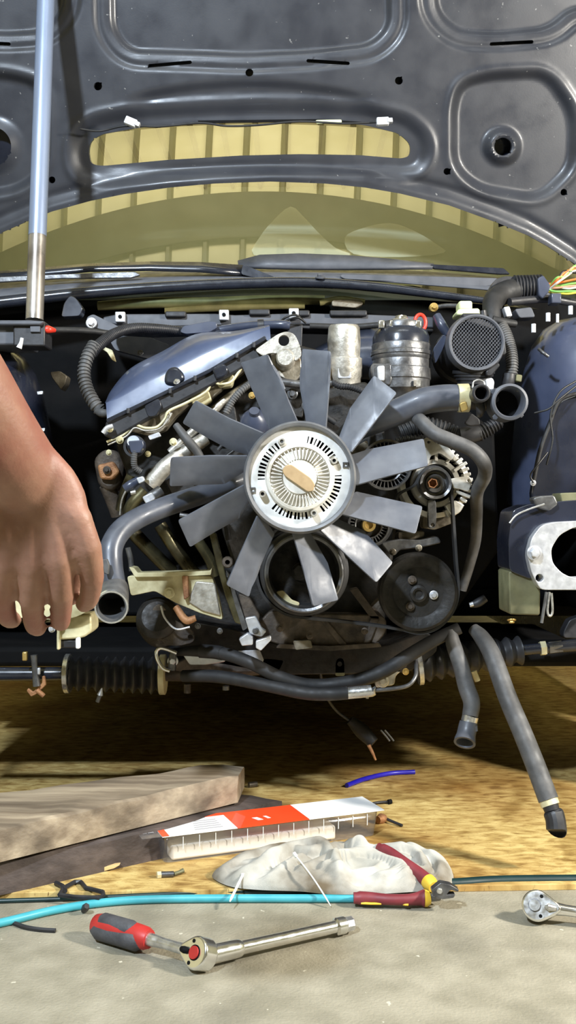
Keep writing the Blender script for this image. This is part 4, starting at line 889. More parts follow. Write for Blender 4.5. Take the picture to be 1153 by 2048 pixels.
plate('body_mark', rnd([(828,760),(842,760),(842,772),(828,772)], 2, 2), 1.8445, 0.002, 'aluminium', of, 0)
ds = tag(sweep('dipstick_handle', [P(841+11*math.cos(a), 646+17*math.sin(a), 1.93) for a in [i*2*math.pi/24 for i in range(25)]], 0.0035, 'red_plastic', None, cap=False), 'red ring shaped dipstick handle behind the oil filter cap', 'dipstick')
# air mass sensor
ma = T('air_mass_sensor', 'round black air mass sensor with a wire mesh face', 'sensor')
MX, MY, MD = 953, 686, 1.86; max_ = (0.02, -1, 0.02)
ringlathe('sensor_flange', [(50,0),(50,0.006),(53,0.008),(56,0.008),(58,0.002),(60,-0.01),(56,-0.012),(55,-0.08),(50,-0.08)], (MX,MY,MD), 'grey_plastic', ma, axis=max_, seg=64)
lathe('sensor_bore', [(0,-0.02),(51,-0.02),(51,-0.08)], (MX,MY,MD), 'slot_dark', ma, axis=max_)
lathe('sensor_tube', [(56,-0.03),(56,-0.12),(62,-0.125),(62,-0.15),(40,-0.16)], (MX,MY,MD), 'black_plastic', ma, axis=max_)
km = MD/FOC; bar0 = None
for sgn in (1, -1):                       # each wire of the mesh
    for i in range(-9, 10):
        d = i*5.2; h = math.sqrt(max(1, 51**2-d*d)); ca, sa = math.cos(sgn*0.86), math.sin(sgn*0.86)
        a = P(MX+(-sa*d)-ca*h, MY+(ca*d)-sa*h, MD-0.002+sgn*0.0006); b = P(MX+(-sa*d)+ca*h, MY+(ca*d)+sa*h, MD-0.002+sgn*0.0006)
        sweep('mesh_wire', [a, b], 0.0007, 'grey_plastic', ma, seg=5)
plate('flange_lug', rnd([(1000,690),(1012,684),(1014,708),(1004,712)], 3, 2), MD-0.004, 0.02, 'black_plastic', ma, 0.002)
plate('flange_lug', rnd([(972,742),(996,724),(1002,730),(984,752),(974,752)], 3, 2), MD-0.004, 0.02, 'black_plastic', ma, 0.002)
plate('sensor_socket', rnd([(924,626),(962,626),(968,640),(1000,648),(990,660),(930,642)], 4, 2), MD-0.002, 0.05, 'black_plastic', ma, 0.003)
plate('side_tab', rnd([(868,696),(888,668),(896,674),(886,700),(872,728),(864,718)], 5, 3), 1.90, 0.012, 'cover_black', ma, 0.002)
tube('side_hose', [(874,632,1.93),(884,650,1.92),(896,668,1.92)], [9,10,9], 'cover_black', ma)
for i, y in enumerate((744, 750, 757, 764)): lathe('neck_ring', [(0,0.003),(42-i*3,0.003),(42-i*3,-0.003),(0,-0.003)], (948,y,1.90), 'black_plastic', ma, axis=(0,-0.15,1), seg=32)
# upper radiator hose with twin connector
ur = T('upper_radiator_hose', 'thick grey radiator hose ending in a plastic twin connector', 'hose')
tube('hose', [(690,880,1.76),(716,856,1.73),(760,838,1.71),(800,822,1.70),(845,803,1.69),(890,796,1.69),(934,796,1.69)], [24,25,26,27,27,27,26], 'blue_rubber', ur, seg=24)
ck = P(926,795,1.69); 
lathe('hose_clamp', [(26,-0.010),(28.5,-0.009),(28.5,0.009),(26,0.010)], (927,796,1.69), 'cream_metal', ur, axis=(1,0,0.03))
plate('clamp_screw', rnd([(920,806),(934,802),(938,818),(924,824)], 3, 2), 1.655, 0.012, 'brass', ur)
tube('connector_body', [(934,796,1.69),(960,798,1.69),(990,800,1.70)], [25,22,24], 'black_plastic', ur, seg=20)
ringlathe('small_port', [(12.5,0.0),(12.5,0.028),(15,0.030),(18,0.028),(18,0.0)], (957,790,1.66), 'black_plastic', ur)
lathe('small_port_bore', [(0,0.006),(12.8,0.006),(12.8,0.0),(0,0.0)], (957,790,1.66), 'slot_dark', ur)
ringlathe('large_port', [(28,-0.03),(28,0.024),(31,0.028),(36,0.026),(37,0.016),(35,0.010),(35,-0.03)], (1014,807,1.66), 'grey_plastic', ur, seg=48)
lathe('large_port_bore', [(0,-0.02),(28.5,-0.02),(28.5,-0.03),(0,-0.03)], (1014,807,1.66), 'slot_dark', ur)
for a in (40, 130, 220, 310):
    x = 1014+36*math.cos(math.radians(a)); y = 807+36*math.sin(math.radians(a)); boltm('port_lug', (x,y,1.645), 6, 'grey_plastic', ur, flange=False)
sweep('clip_wire', [P(x,y,1.64) for x,y in cr([(946,776),(948,764),(958,760),(968,764),(970,776)], 4)], 0.0016, 'steel', ur, seg=8)
plate('port_plug', rnd([(972,758),(986,755),(990,764),(988,780),(974,780)], 3, 2), 1.65, 0.02, 'zinc', ur)
tube('port_branch', [(960,806,1.66),(962,820,1.66),(960,830,1.67)], [9,9,7], 'black_plastic', ur, seg=12)
# grey coolant hose over the alternator
tag(tube('coolant_hose', [(826,826,1.72),(842,842,1.68),(868,866,1.665),(905,882,1.66),(945,900,1.66),(968,926,1.67),(970,952,1.70),(955,985,1.74),(954,1030,1.80),(952,1080,1.84),(940,1130,1.86),(925,1180,1.87)], [13,14,14.5,14.5,14.5,14.5,14,13,12,11,10,9], 'dusty_rubber', None, seg=20), 'grey coolant hose arching over the alternator', 'hose')
l1 = T('ribbed_loom', 'black ribbed cable loom above the alternator', 'loom')
corrugated('loom_sleeve', [(800,866,1.80),(840,852,1.80),(880,858,1.80),(924,876,1.80)], 17, 8, 'rubber', l1, amp=0.2)
corrugated('loom_sleeve', [(794,886,1.79),(820,880,1.79),(850,884,1.79),(880,890,1.79)], 10, 7, 'rubber', l1, amp=0.2)
tube('loom_joint', [(920,872,1.79),(940,870,1.79),(962,866,1.79)], [16,18,16], 'black_plastic', l1)
corrugated('loom_branch', [(958,868,1.79),(980,856,1.79),(1002,842,1.79)], [15,12], 6.5, 'black_plastic', l1, amp=0.22)
plate('loom_guard', rnd([(930,846),(944,826),(960,838),(962,850),(940,852)], 3, 2), 1.76, 0.01, 'black_plastic', l1)
# vertical conduit and intake pipe
vc = T('vertical_conduit', 'grey ribbed conduit standing beside the air mass sensor', 'conduit')
corrugated('conduit_sleeve', [(1004,652,1.93),(1014,672,1.92),(1022,700,1.91),(1025,730,1.90),(1022,758,1.90)], 11.5, 5, 'dusty_rubber', vc, amp=0.16)
tube('conduit_end', [(1020,748,1.89),(1018,762,1.89),(1014,776,1.89)], [13,13,10], 'black_plastic', vc)
plate('conduit_clip', rnd([(1034,748),(1046,750),(1044,764),(1032,762)], 2, 2), 1.88, 0.015, 'olive_metal', vc)
ip = T('intake_pipe', 'black elbow air pipe with a ribbed sleeve at the bay corner', 'pipe')
tube('elbow', [(986,650,1.97),(985,624,1.98),(988,602,2.0),(1002,590,2.02),(1020,582,2.03),(1042,580,2.04)], [17,19,21,22,23,21], 'rubber', ip, seg=20)
corrugated('ribbed_sleeve', [(1030,578,2.04),(1060,576,2.04),(1086,574,2.04)], [25,23], 6.5, 'black_plastic', ip, amp=0.2)
plate('sleeve_collar', rnd([(1076,556),(1088,550),(1102,570),(1100,582),(1086,598),(1078,590)], 3, 2), 2.01, 0.04, 'cover_black', ip, 0.003)
plate('elbow_cover', rnd([(975,585),(992,558),(1012,552),(1070,556),(1050,566),(1006,570),(990,586),(982,600)], 5, 3), 2.03, 0.03, 'black_plastic', ip, 0.003)
tube('elbow_clamp', [(966,622,1.95),(968,636,1.95)], 8, 'black_plastic', ip, seg=8)
tube('lower_sleeve', [(986,640,1.94),(1006,644,1.94),(1032,648,1.95)], [9,8,7], 'rubber', ip)
plate('silver_band', rnd([(1008,614),(1020,612),(1026,632),(1014,634)], 2, 2), 1.96, 0.02, 'zinc', ip)
plate('box_ledge', rnd([(1030,618),(1064,614),(1072,634),(1040,636)], 4, 2), 1.99, 0.04, 'grey_plastic', ip)
tube('vacuum_pipe', [(1020,604,2.0),(1060,600,2.02),(1096,598,2.04),(1150,606,2.06)], 8, 'black_plastic', ip)
bt = T('fluid_reservoir', 'pale green fluid reservoir behind the air mass sensor', 'reservoir')
pbox('reservoir_cap', 919, 601, 946, 619, 1.95, 0.04, 'green_white', bt, 0.004)
plate('reservoir_body', rnd([(916,618),(960,616),(962,630),(912,630)], 4, 2), 1.945, 0.05, 'green_white', bt, 0.004)
br = T('brake_line_fitting', 'small brass fitting on a dark line at the firewall', 'fitting')
lathe('fitting', [(0,0.012),(4,0.012),(5,0.004),(9,0.004),(9,-0.01)], (868,615,2.12), 'brass', br, seg=12)
tube('line', [(874,615,2.13),(892,612,2.13),(914,612,2.13)], 5, 'dark_steel', br)
wl = T('wiring_bundle', 'bundle of coloured wires at the corner of the windscreen', 'wires')
random.seed(3)
for i, m in enumerate(['wire_orange','wire_yellow','wire_green','wire_pink','wire_white','wire_green','wire_yellow','wire_black','wire_orange','wire_white','wire_pink','wire_green']):
    j = lambda s: random.uniform(-s, s)
    if i < 7: pth = [(1098,568+i*2.6,2.05),(1118+j(4),566+i*3+j(3),2.04),(1140+j(4),560+i*4+j(6),2.03),(1175,552+i*5+j(8),2.02)]
    else: pth = [(1100,574+j(5),2.05),(1116+j(3),560+j(5),2.03),(1132+j(4),546+j(6),2.03),(1152,538+j(8),2.03),(1176,545+j(6),2.03)]
    wirepx('wire', pth, 2.3, m, wl)
pbox('loom_plug', 1104, 586, 1124, 606, 2.0, 0.03, 'cover_black', wl)
# front end of the fender rail: bolts, sensor plugs in the dark corner
bs = T('horn_bracket', 'small dark sensor with a white plug tip in the shadow beside the pump pulley', 'sensor')
tube('sensor', [(942,1210,1.9),(956,1206,1.9),(972,1196,1.9)], [6,9,8], 'black_plastic', bs)
tube('plug_tip', [(940,1210,1.895),(947,1208,1.895)], 5, 'zinc', bs, seg=8)
# ------------------------------------------------------------------ headlamp brackets
hb = T('bumper_bracket', 'bright crescent metal bracket with a round cut out beside the black frame', 'bracket', 'front end brackets')
plate('frame', rnd([(1026,1020),(1060,1008),(1153,1000),(1280,998),(1280,1062),(1153,1058),(1086,1046),(1060,1080),(1056,1130),(1066,1160),(1020,1142),(1018,1080)], 10, 3), 1.57, 0.09, 'body_paint', hb, 0.005)
plate('crescent', rnd([(1084,1050),(1110,1044),(1200,1040),(1196,1056),(1150,1054),(1120,1070),(1103,1098),(1106,1126),(1124,1146),(1146,1156),(1200,1152),(1200,1180),(1082,1180),(1064,1146),(1056,1110),(1064,1076)], 10, 3), 1.55, 0.03, 'zinc', hb, 0.006, holes=[circ(1080,1156,8,14)])
boltm('crescent_bolt', (1069,1106,1.545), 15, 'zinc', hb)
plate('lower_box', rnd([(1018,1142),(1056,1146),(1082,1180),(1081,1231),(1020,1229)], 4, 2), 1.575, 0.08, 'olive_metal', hb, 0.004)
boltm('box_bolt', (1024,1239,1.58), 9, 'brass', hb, axis=(0,-0.3,-1))
wirepx('spring_clip', [(1094,1184,1.55),(1090,1210,1.55),(1084,1246,1.55)], 3.4, 'dark_steel', hb)
wirepx('spring_clip', [(1100,1184,1.55),(1096,1222,1.55),(1101,1232,1.55),(1106,1222,1.55),(1104,1186,1.55)], 2.4, 'steel', hb)
plate('frame_top', rnd([(1066,996),(1080,992),(1110,990),(1118,1008),(1100,1022),(1076,1016)], 4, 2), 1.56, 0.03, 'dark_steel', hb, 0.003)
plate('top_rail', rnd([(1120,986),(1280,980),(1280,1006),(1126,1010)], 3, 2), 1.60, 0.05, 'olive_metal', hb, 0.003)
wirepx('frame_wire', [(1020,1046,1.56),(1034,1030,1.56),(1060,1018,1.56),(1090,1008,1.56)], 2, 'steel', hb)
lb = T('bumper_bracket', 'cream crescent metal bracket half hidden behind the hand', 'bracket', 'front end brackets')
plate('crescent', rnd([(-60,1074),(120,1080),(168,1092),(196,1118),(209,1154),(204,1190),(188,1216),(150,1236),(104,1240),(60,1236),(-60,1236)], 14, 3), 1.56, 0.05, 'cream_metal', lb, 0.008, holes=[circ(60,1150,44,24)])
boltm('crescent_bolt', (186,1204,1.555), 9, 'cream_metal', lb)
plate('lower_box', rnd([(112,1234),(182,1228),(184,1262),(170,1274),(150,1278),(118,1280)], 5, 2), 1.58, 0.06, 'cream_metal', lb, 0.004)
pbox('box_leg', 113, 1250, 119, 1300, 1.57, 0.012, 'cream_metal', lb); pbox('box_leg', 151, 1276, 159, 1298, 1.57, 0.012, 'white_plastic', lb)
pbox('dark_plug', 119, 1280, 152, 1296, 1.585, 0.03, 'black_plastic', lb)
boltm('side_bolt', (112,1244,1.565), 9, 'cream_metal', lb); boltm('side_bolt', (104,1258,1.565), 7, 'zinc', lb)
# ------------------------------------------------------------------ steering rack
sr = T('steering_rack', 'black steering rack across the bottom of the engine bay with ribbed boots', 'steering rack')
tube('rack_tube', [(320,1348,1.92),(420,1346,1.92),(540,1330,1.93),(700,1322,1.94),(850,1318,1.94)], [14,16,18,20,18], 'cast_iron', sr, seg=20)
plate('rack_beam', rnd([(500,1300),(660,1290),(830,1288),(838,1326),(700,1340),(540,1346),(490,1330)], 8, 3), 1.96, 0.08, 'grimy_black', sr, 0.006)
boot = lambda name, a, b, r, n: None
def boots(a, b, r, n, m):
    A = P(*a); B = P(*b); pts = []; rl = []; N_ = n*6
    for i in range(N_+1):
        t = i/N_; pts.append(A+(B-A)*t); ph = (i % 6)/6.0
        rl.append((r[0]+(r[1]-r[0])*t)*a[2]/FOC*(0.86+0.14*math.cos(2*math.pi*ph)))
    return sweep('rubber_boot', pts, rl, m, sr, seg=28, smooth=50)
boots((140,1347,1.90), (322,1351,1.92), (35,39), 10, 'boot_rubber')
boots((832,1330,1.93), (1040,1301,1.95), (38,30), 9, 'boot_rubber')
lathe('boot_clamp', [(37,-0.005),(39,-0.004),(39,0.004),(37,0.005)], (136,1347,1.90), 'steel', sr, axis=(1,0,0))
lathe('boot_clamp', [(38,-0.006),(40,-0.005),(40,0.005),(38,0.006)], (326,1349,1.92), 'cream_metal', sr, axis=(1,0,0))
lathe('boot_clamp', [(38,-0.005),(40,-0.004),(40,0.004),(38,0.005)], (838,1330,1.92), 'steel', sr, axis=(1,0,0.14))
tube('tie_rod', [(-140,1348,1.90),(0,1348,1.90),(138,1347,1.90)], [14,14,13], 'gloss_black', sr)
tube('tie_rod', [(1038,1301,1.95),(1090,1296,1.95),(1180,1288,1.95),(1300,1280,1.95)], [11,11,14,14], 'gloss_black', sr)
tube('lock_nut', [(1081,1297,1.95),(1092,1296,1.95)], 15, 'cream_metal', sr, seg=6, smooth=20)
tube('rod_hex', [(1098,1296,1.95),(1124,1293,1.95)], 13, 'dark_steel', sr, seg=6, smooth=20)
plate('rod_cover', rnd([(1128,1264),(1140,1240),(1180,1226),(1260,1224),(1260,1280),(1128,1276)], 5, 2), 2.0, 0.03, 'black_plastic', sr)
tube('boot_bolt', [(948,1342,1.9),(952,1352,1.9),(956,1362,1.9)], 6, 'cream_metal', sr, seg=8)
tube('boot_pin', [(195,1404,1.88),(201,1388,1.88)], 4.5, 'dark_steel', sr, seg=8)
tube('pin_tip', [(200,1390,1.88),(204,1376,1.88)], [6.5,1.5], 'zinc', sr, seg=8)
plate('mount_tab', rnd([(671,1328),(674,1318),(681,1315),(688,1318),(690,1330),(690,1352),(671,1352)], 4, 3), 1.90, 0.012, 'olive_metal', sr, 0.001, holes=[circ(680,1328,4.5,10)])
plate('mount_ear', rnd([(750,1352),(790,1338),(806,1340),(792,1352),(790,1370),(752,1376)], 5, 2), 1.90, 0.03, 'aluminium', sr)
boltm('ear_bolt', (766,1362,1.89), 13, 'aluminium', sr); boltm('ear_bolt', (812,1343,1.90), 7, 'brass', sr)
plate('splash_plate', rnd([(476,1302),(520,1300),(528,1320),(524,1328)], 2, 2), 1.87, 0.006, 'zinc', sr)
plate('rack_casting', rnd([(384,1312),(430,1322),(540,1316),(570,1320),(560,1342),(400,1346),(330,1340)], 5, 2), 1.90, 0.05, 'cast_iron', sr)
plate('end_bracket', rnd([(366,1310),(384,1306),(420,1316),(452,1318),(450,1324),(410,1330),(380,1330)], 3, 2), 1.86, 0.012, 'zinc', sr)
sweep('hook_ring', [P(x,y,1.83) for x,y in cr([(354,1306),(334,1298),(320,1296),(313,1304),(316,1320),(326,1336),(340,1342)], 6)], 0.0038, 'chrome', sr, seg=10)
boltm('fluid_fitting', (346,1322,1.84), 11, 'zinc', sr); tube('banjo', [(346,1300,1.84),(346,1312,1.84),(344,1340,1.84)], [5,8,9], 'dark_steel', sr)
tube('drain_stub', [(375,1368,1.86),(375,1386,1.86)], 7, 'cast_iron', sr, seg=12); tube('drain_stub', [(452,1372,1.88),(452,1380,1.88)], 7, 'dark_steel', sr, seg=12)
# ------------------------------------------------------------------ power steering hoses
h1 = T('steering_hose', 'upper black steering hose sagging below the block up to the pump pulley', 'hose', 'steering hoses')
tube('hose', [(345,1304,1.86),(400,1302,1.84),(450,1308,1.82),(500,1325,1.80),(560,1354,1.79),(620,1370,1.79),(690,1366,1.79),(760,1346,1.79),(820,1310,1.80),(870,1280,1.80),(920,1256,1.80)], [7,12,13,13,13,13,14,14,14,13,12], 'rubber', h1, seg=16)
tube('hose_sleeve', [(400,1302,1.838),(430,1304,1.832),(446,1307,1.822)], 14, 'rubber', h1)
h2 = T('steering_hose', 'lower black steering hose ending in a crimped silver ferrule', 'hose', 'steering hoses')
tube('hose', [(366,1352,1.86),(420,1352,1.84),(470,1358,1.82),(540,1372,1.79),(610,1386,1.77),(660,1388,1.76),(696,1386,1.76)], [12,13,13,13,13.5,13.5,13], 'rubber', h2, seg=16)
tube('ferrule', [(692,1386,1.76),(698,1386,1.76),(740,1382,1.76),(745,1381,1.76)], [13,12,12,11], 'steel', h2, seg=16)
tube('steel_line', [(744,1381,1.76),(790,1377,1.765),(818,1370,1.77),(832,1352,1.78),(833,1330,1.80),(831,1310,1.82)], 4.2, 'dark_steel', h2, seg=10)
boltm('line_union', (735,1393,1.76), 5, 'steel', h2, axis=(0,-0.2,-1))
# ------------------------------------------------------------------ hanging coolant hoses
d1 = T('drain_hose', 'short grey hose hanging with a steel rimmed open connector', 'hose', 'hanging coolant hoses')
tube('hose', [(902,1262,1.80),(908,1290,1.79),(922,1330,1.78),(934,1375,1.77),(944,1405,1.76),(941,1432,1.755)], [12,15,16,17,17,16], 'dusty_rubber', d1, seg=18)
tube('clamp', [(942,1432,1.755),(939,1444,1.754)], 16.5, 'steel', d1, seg=18)
sweep('open_connector', [P(938,1444,1.754), P(936,1456,1.752), P(933,1470,1.748), P(931,1480,1.742), P(930,1486,1.738)], [0.0155,0.0165,0.0165,0.0185,0.0190], 'grey_plastic', d1, seg=24, bore=0.78, boredepth=1)
tube('connector_lug', [(951,1452,1.745),(952,1462,1.745)], 5, 'grey_plastic', d1, seg=8)
d2 = T('drain_hose', 'long dark hose hanging down to a black cap near the floor', 'hose', 'hanging coolant hoses')
tube('hose', [(948,1258,1.80),(965,1276,1.78),(986,1312,1.75),(1016,1395,1.71),(1046,1466,1.68),(1074,1536,1.655),(1098,1600,1.635)], [12,16,18,19,19.5,20,20.5], 'dusty_rubber', d2, seg=20)
tube('clamp', [(1097,1598,1.636),(1102,1611,1.632)], 19, 'cream_metal', d2, seg=20)
tube('hose_neck', [(1101,1609,1.632),(1105,1622,1.628)], [17,15], 'black_plastic', d2, seg=16)
tube('end_cap', [(1106,1620,1.628),(1108,1626,1.627),(1112,1640,1.622),(1114,1658,1.618),(1114,1661,1.617)], [15,20,20,20.5,20], 'black_plastic', d2, seg=16, smooth=20)
hs = T('oxygen_sensor', 'dark sensor with a brass tip hanging below the steering rack', 'sensor')
tube('sensor_body', [(700,1440,2.05),(724,1462,2.05),(748,1486,2.04)], [9,15,12], 'grimy_black', hs)
tube('sensor_tip', [(738,1490,2.03),(746,1506,2.03),(752,1520,2.03)], [4,3,2], 'rusty', hs, seg=8)
wirepx('sensor_wire', [(640,1340,1.97),(650,1385,2.0),(672,1420,2.04),(704,1444,2.05)], 3, 'black_plastic', hs)
for q in (0, 8): wirepx('sensor_coil', [(762+q,1460,2.03),(774+q,1474,2.03),(780+q,1482,2.03)], 2, 'dark_steel', hs)
cl = T('cable_clip', 'small rusty cable clip hanging on the tie rod', 'clip')
plate('clip_arm', rnd([(56,1376),(66,1384),(84,1366),(84,1352),(90,1352),(92,1370),(74,1388),(62,1394),(53,1382)], 2, 2), 1.86, 0.006, 'rusty', cl)
tube('clip_stub', [(74,1380,1.855),(88,1392,1.855)], 5, 'rusty', cl, seg=8)
tube('clip_stem', [(68,1310,1.86),(70,1340,1.86),(74,1372,1.86)], [7,6,8], 'dark_steel', cl, seg=10)
pbox('clip_bolt', 44, 1304, 54, 1322, 1.86, 0.01, 'brass', cl); pbox('clip_tab', 74, 1336, 80, 1350, 1.855, 0.008, 'zinc', cl)
# ------------------------------------------------------------------ things on the floor
def plank(name, label, base, height, m, rot=0):
    """base: floor outline as four pixel corners (front-left, front-right, back-right, back-left) at height z0"""
    z0, pts = base
    A = [F(x, y, z0) for x, y in pts]
    n = 26; V = []; Fc = []; sec = 10; random.seed(len(label))
    fl_, fr, br_, bl_ = A
    for i in range(n+1):
        t = i/n; f = fl_.lerp(fr, t); b = bl_.lerp(br_, t); ring = []
        hh = height*(0.96+0.05*noise.noise(Vector((t*5, 1.3, len(label)))))
        for u, v in ((0,0),(0.0,0.45),(0.02,0.93),(0.05,1.0),(0.35,1.0),(0.7,1.0),(0.96,1.0),(1,0.93),(1,0.4),(1,0)):
            p = f.lerp(b, u); w = noise.noise(Vector((t*9, u*3, v*3)))*0.004
            if t > 0.93: w -= (t-0.93)*0.10*(0.5+u)
            V.append(p+Vector((w, w, v*hh+(w if v > 0.5 else 0))))
    for i in range(n):
        for k in range(sec):
            a = i*sec+k; b = i*sec+(k+1) % sec; Fc.append((a, b, b+sec, a+sec))
    Fc.append(tuple(range(sec))); Fc.append(tuple(range(n*sec, (n+1)*sec)))
    return mesh(name, V, Fc, m, None, 35)
Z0 = 0.010
lp = plank('timber_plank', 'dark plank', (Z0, [(-260,1850),(330,1716),(575,1640),(-260,1660)]), 0.054, 'wood_dark')
lpE = T('timber_plank', 'dark weathered plank lying flat under the paler plank', 'plank', 'timber planks'); lp.name = 'board'; lp.parent = lpE
plate('split_edge', rnd([(108,1762),(150,1748),(215,1733),(240,1730),(228,1737),(150,1758),(118,1766)], 2, 2), 1.640, 0.012, 'wood_fresh', lpE, 0.001)
up = plank('timber_plank', 'pale plank', (Z0+0.056, [(-260,1790),(480,1604),(500,1572),(-260,1676)]), 0.052, 'wood_grey')
upE = T('timber_plank', 'pale grey weathered plank lying on top of the darker plank', 'plank', 'timber planks'); up.name = 'board'; up.parent = upE
# blister package
pk = T('blister_package', 'clear plastic blister package with an orange and white label', 'package')
def pkq(x, y): return F(x, y, Z0)
# the box stands on the plywood: bottom corners
c00 = pkq(330, 1728); c10 = pkq(752, 1672); dirx = (c10-c00); Lp = dirx.length; ex = dirx.normalized(); ey = Vector((-ex.y, ex.x, 0))
Mpk = Matrix.Translation(c00) @ Matrix(((ex.x, ey.x, 0, 0), (ex.y, ey.y, 0, 0), (0, 0, 1, 0), (0, 0, 0, 1)))
hB = 0.046; dB = 0.075
def pv(x, y, z): return Mpk @ Vector((x, y, z))
def trayshape(name, x0, x1, y0, y1, z0, z1, th, m, par, taper=0.006):
    lo = rnd([(x0,y0),(x1,y0),(x1,y1),(x0,y1)], 0.012, 4); hi = rnd([(x0-taper,y0-taper),(x1+taper,y0-taper),(x1+taper,y1+taper),(x0-taper,y1+taper)], 0.016, 4)
    n = len(lo); V = [pv(x,y,z0) for x,y in lo]+[pv(x,y,z1) for x,y in hi]; Fc = [(i,(i+1)%n,n+(i+1)%n,n+i) for i in range(n)]+[tuple(range(n))]
    o = mesh(name, V, Fc, m, par, 40); s = o.modifiers.new('solid', 'SOLIDIFY'); s.thickness = th; return o
trayshape('clear_tray', 0.0, Lp, 0.0, dB, 0.001, hB, 0.0008, 'clear_plastic', pk)
rb0 = None
for i in range(13):
    x = 0.03+i*(Lp-0.05)/12
    w = boxw('tray_rib', (x-0.0005, -0.0068, hB-0.022), (x+0.0005, -0.0056, hB-0.002), 'zip_white', pk, 0, Mpk)
boxw('paper_insert', (0.012, 0.0012, 0.003), (Lp*0.80, dB-0.006, hB*0.60), 'paper_white', pk, 0.004, Mpk)
Tc = hB+0.001
def card(name, x0, x1, y0, y1, m, z=Tc, th=0.0012, sk=0.0):
    V = [pv(x0,y0,z),pv(x1,y0,z),pv(x1-sk,y1,z),pv(x0-sk,y1,z)]; V += [v+Vector((0,0,th)) for v in V]
    return mesh(name, V, [(0,3,2,1),(4,5,6,7),(0,1,5,4),(1,2,6,5),(2,3,7,6),(3,0,4,7)], m, pk, 0)
y0c, y1c = -0.0075, dB+0.010
card('label_end', -0.040, -0.006, y0c+0.004, y1c-0.008, 'clear_plastic')
card('label_text_panel', -0.006, Lp*0.32, y0c, y1c, 'label_white')
card('label_orange_panel', Lp*0.32, Lp*0.66, y0c, y1c, 'label_orange')
card('label_white_panel', Lp*0.66, Lp+0.014, y0c, y1c, 'label_white')
card('orange_stripe', -0.006, 0.006, y0c, y1c, 'label_orange', Tc+0.0013, 0.0003)
card('orange_stripe', -0.004, Lp*0.32, y1c-0.014, y1c, 'label_orange', Tc+0.0013, 0.0003)
for i in range(5): card('text_line', 0.055+i*0.002, 0.105, 0.008+i*0.011, 0.0105+i*0.011, 'label_print', Tc+0.0013, 0.0003)
for i, (a_, b_) in enumerate(((-0.034,-0.026),(-0.024,-0.014))): card('print_mark', a_, b_, 0.02, 0.05, 'label_print', Tc+0.0013, 0.0003)
card('print_logo', Lp*0.44, Lp*0.465, 0.020, 0.036, 'label_white', Tc+0.0013, 0.0003, 0.006); card('print_logo', Lp*0.49, Lp*0.505, 0.024, 0.038, 'label_white', Tc+0.0013, 0.0003, 0.004)
mesh('torn_flap', [pv(Lp*0.26,-0.012,Tc+0.002), pv(Lp*0.33,-0.012,Tc+0.002), pv(Lp*0.345,0.03,Tc+0.016), pv(Lp*0.36,-0.004,Tc+0.018), pv(Lp*0.30,0.01,Tc+0.004)], [(0,1,4),(1,3,2,4)], 'clear_plastic', pk, 0)
# crumpled rag
rag = T('cleaning_rag', 'crumpled white cleaning rag with brown stains in front of the package', 'rag')
def ragmesh():
    out = cr([(424,1738),(450,1712),(490,1700),(560,1676),(620,1664),(700,1660),(770,1672),(840,1684),(890,1706),(908,1740),(890,1772),(820,1782),(740,1788),(660,1788),(600,1780),(520,1776),(460,1766)], 6, True)
    cen = F(680, 1752, Z0)
    B = [F(x, max(1716, 1700+(y-1660)*0.72), Z0) for x, y in out]
    def fq(x, y): v = F(x, max(1716, 1700+(y-1660)*0.72), Z0); return (v.x, v.y)
    RG = [([fq(*p) for p in cr(l, 4)], am, wd) for l, am, wd in (
        ([(436,1742),(500,1712),(580,1690),(640,1690)], 0.016, 0.012), ([(470,1764),(520,1748),(580,1714),(640,1712),(664,1740),(690,1784)], 0.022, 0.013),
        ([(600,1668),(640,1676),(690,1690),(722,1716)], 0.026, 0.015), ([(690,1664),(760,1672),(830,1690),(890,1722),(896,1760)], 0.024, 0.014),
        ([(600,1760),(660,1740),(730,1726),(790,1744),(820,1778)], 0.020, 0.012), ([(540,1772),(600,1744),(660,1764),(700,1786)], 0.014, 0.010),
        ([(720,1690),(780,1704),(840,1716),(860,1750)], 0.018, 0.011), ([(760,1770),(820,1752),(870,1772)], 0.014, 0.010), ([(560,1700),(620,1726),(700,1706),(760,1726)], 0.014, 0.009))]
    n = len(B); R_ = 90; V = []; Fc = []
    for j in range(R_+1):
        t = j/R_
        for i in range(n):
            p = cen.lerp(B[i], t)
            e = max(0.0, 1-t**2.6)
            q = Vector((p.x*1.0, p.y*1.0, 0))
            warp = Vector((noise.noise(q*11+Vector((3,1,0))), noise.noise(q*11+Vector((7,2,5))), 0))*0.030
            q2 = q+warp*0.35
            f1 = 1-2.0*abs(noise.noise(Vector((q2.x*11+q2.y*9, q2.y*26-q2.x*6, 0.7))))
            rid = 0.0
            for seg_, am, wd in RG:
                dm = 9.0
                for (ax, ay), (bx, by) in zip(seg_, seg_[1:]):
                    ex_r, ey_r = bx-ax, by-ay; tt = max(0.0, min(1.0, ((q2.x-ax)*ex_r+(q2.y-ay)*ey_r)/(ex_r*ex_r+ey_r*ey_r)))
                    dm = min(dm, math.hypot(q2.x-ax-ex_r*tt, q2.y-ay-ey_r*tt))
                rid = max(rid, am*math.sqrt(max(0.0, 1-(dm/wd)**2))) if dm < wd else rid
            hgt = e**0.5*(0.020+0.014*f1+rid)+0.003*t
            hgt *= 0.95+0.25*noise.noise(Vector((q.x*7, q.y*5, 9)))
            tuck = 0.010*math.sin(12*math.atan2(B[i].y-cen.y, B[i].x-cen.x))*t*(1-t)
            V.append(Vector((p.x, p.y+tuck, Z0+max(0.001, hgt))))
    for j in range(R_):
        for i in range(n):
            a = j*n+i; b = j*n+(i+1) % n; Fc.append((a, b, b+n, a+n))
    o = mesh('cloth', V, Fc, 'cloth', rag, 180); s = o.modifiers.new('sub', 'SUBSURF'); s.levels = 1; s.render_levels = 1
    return o
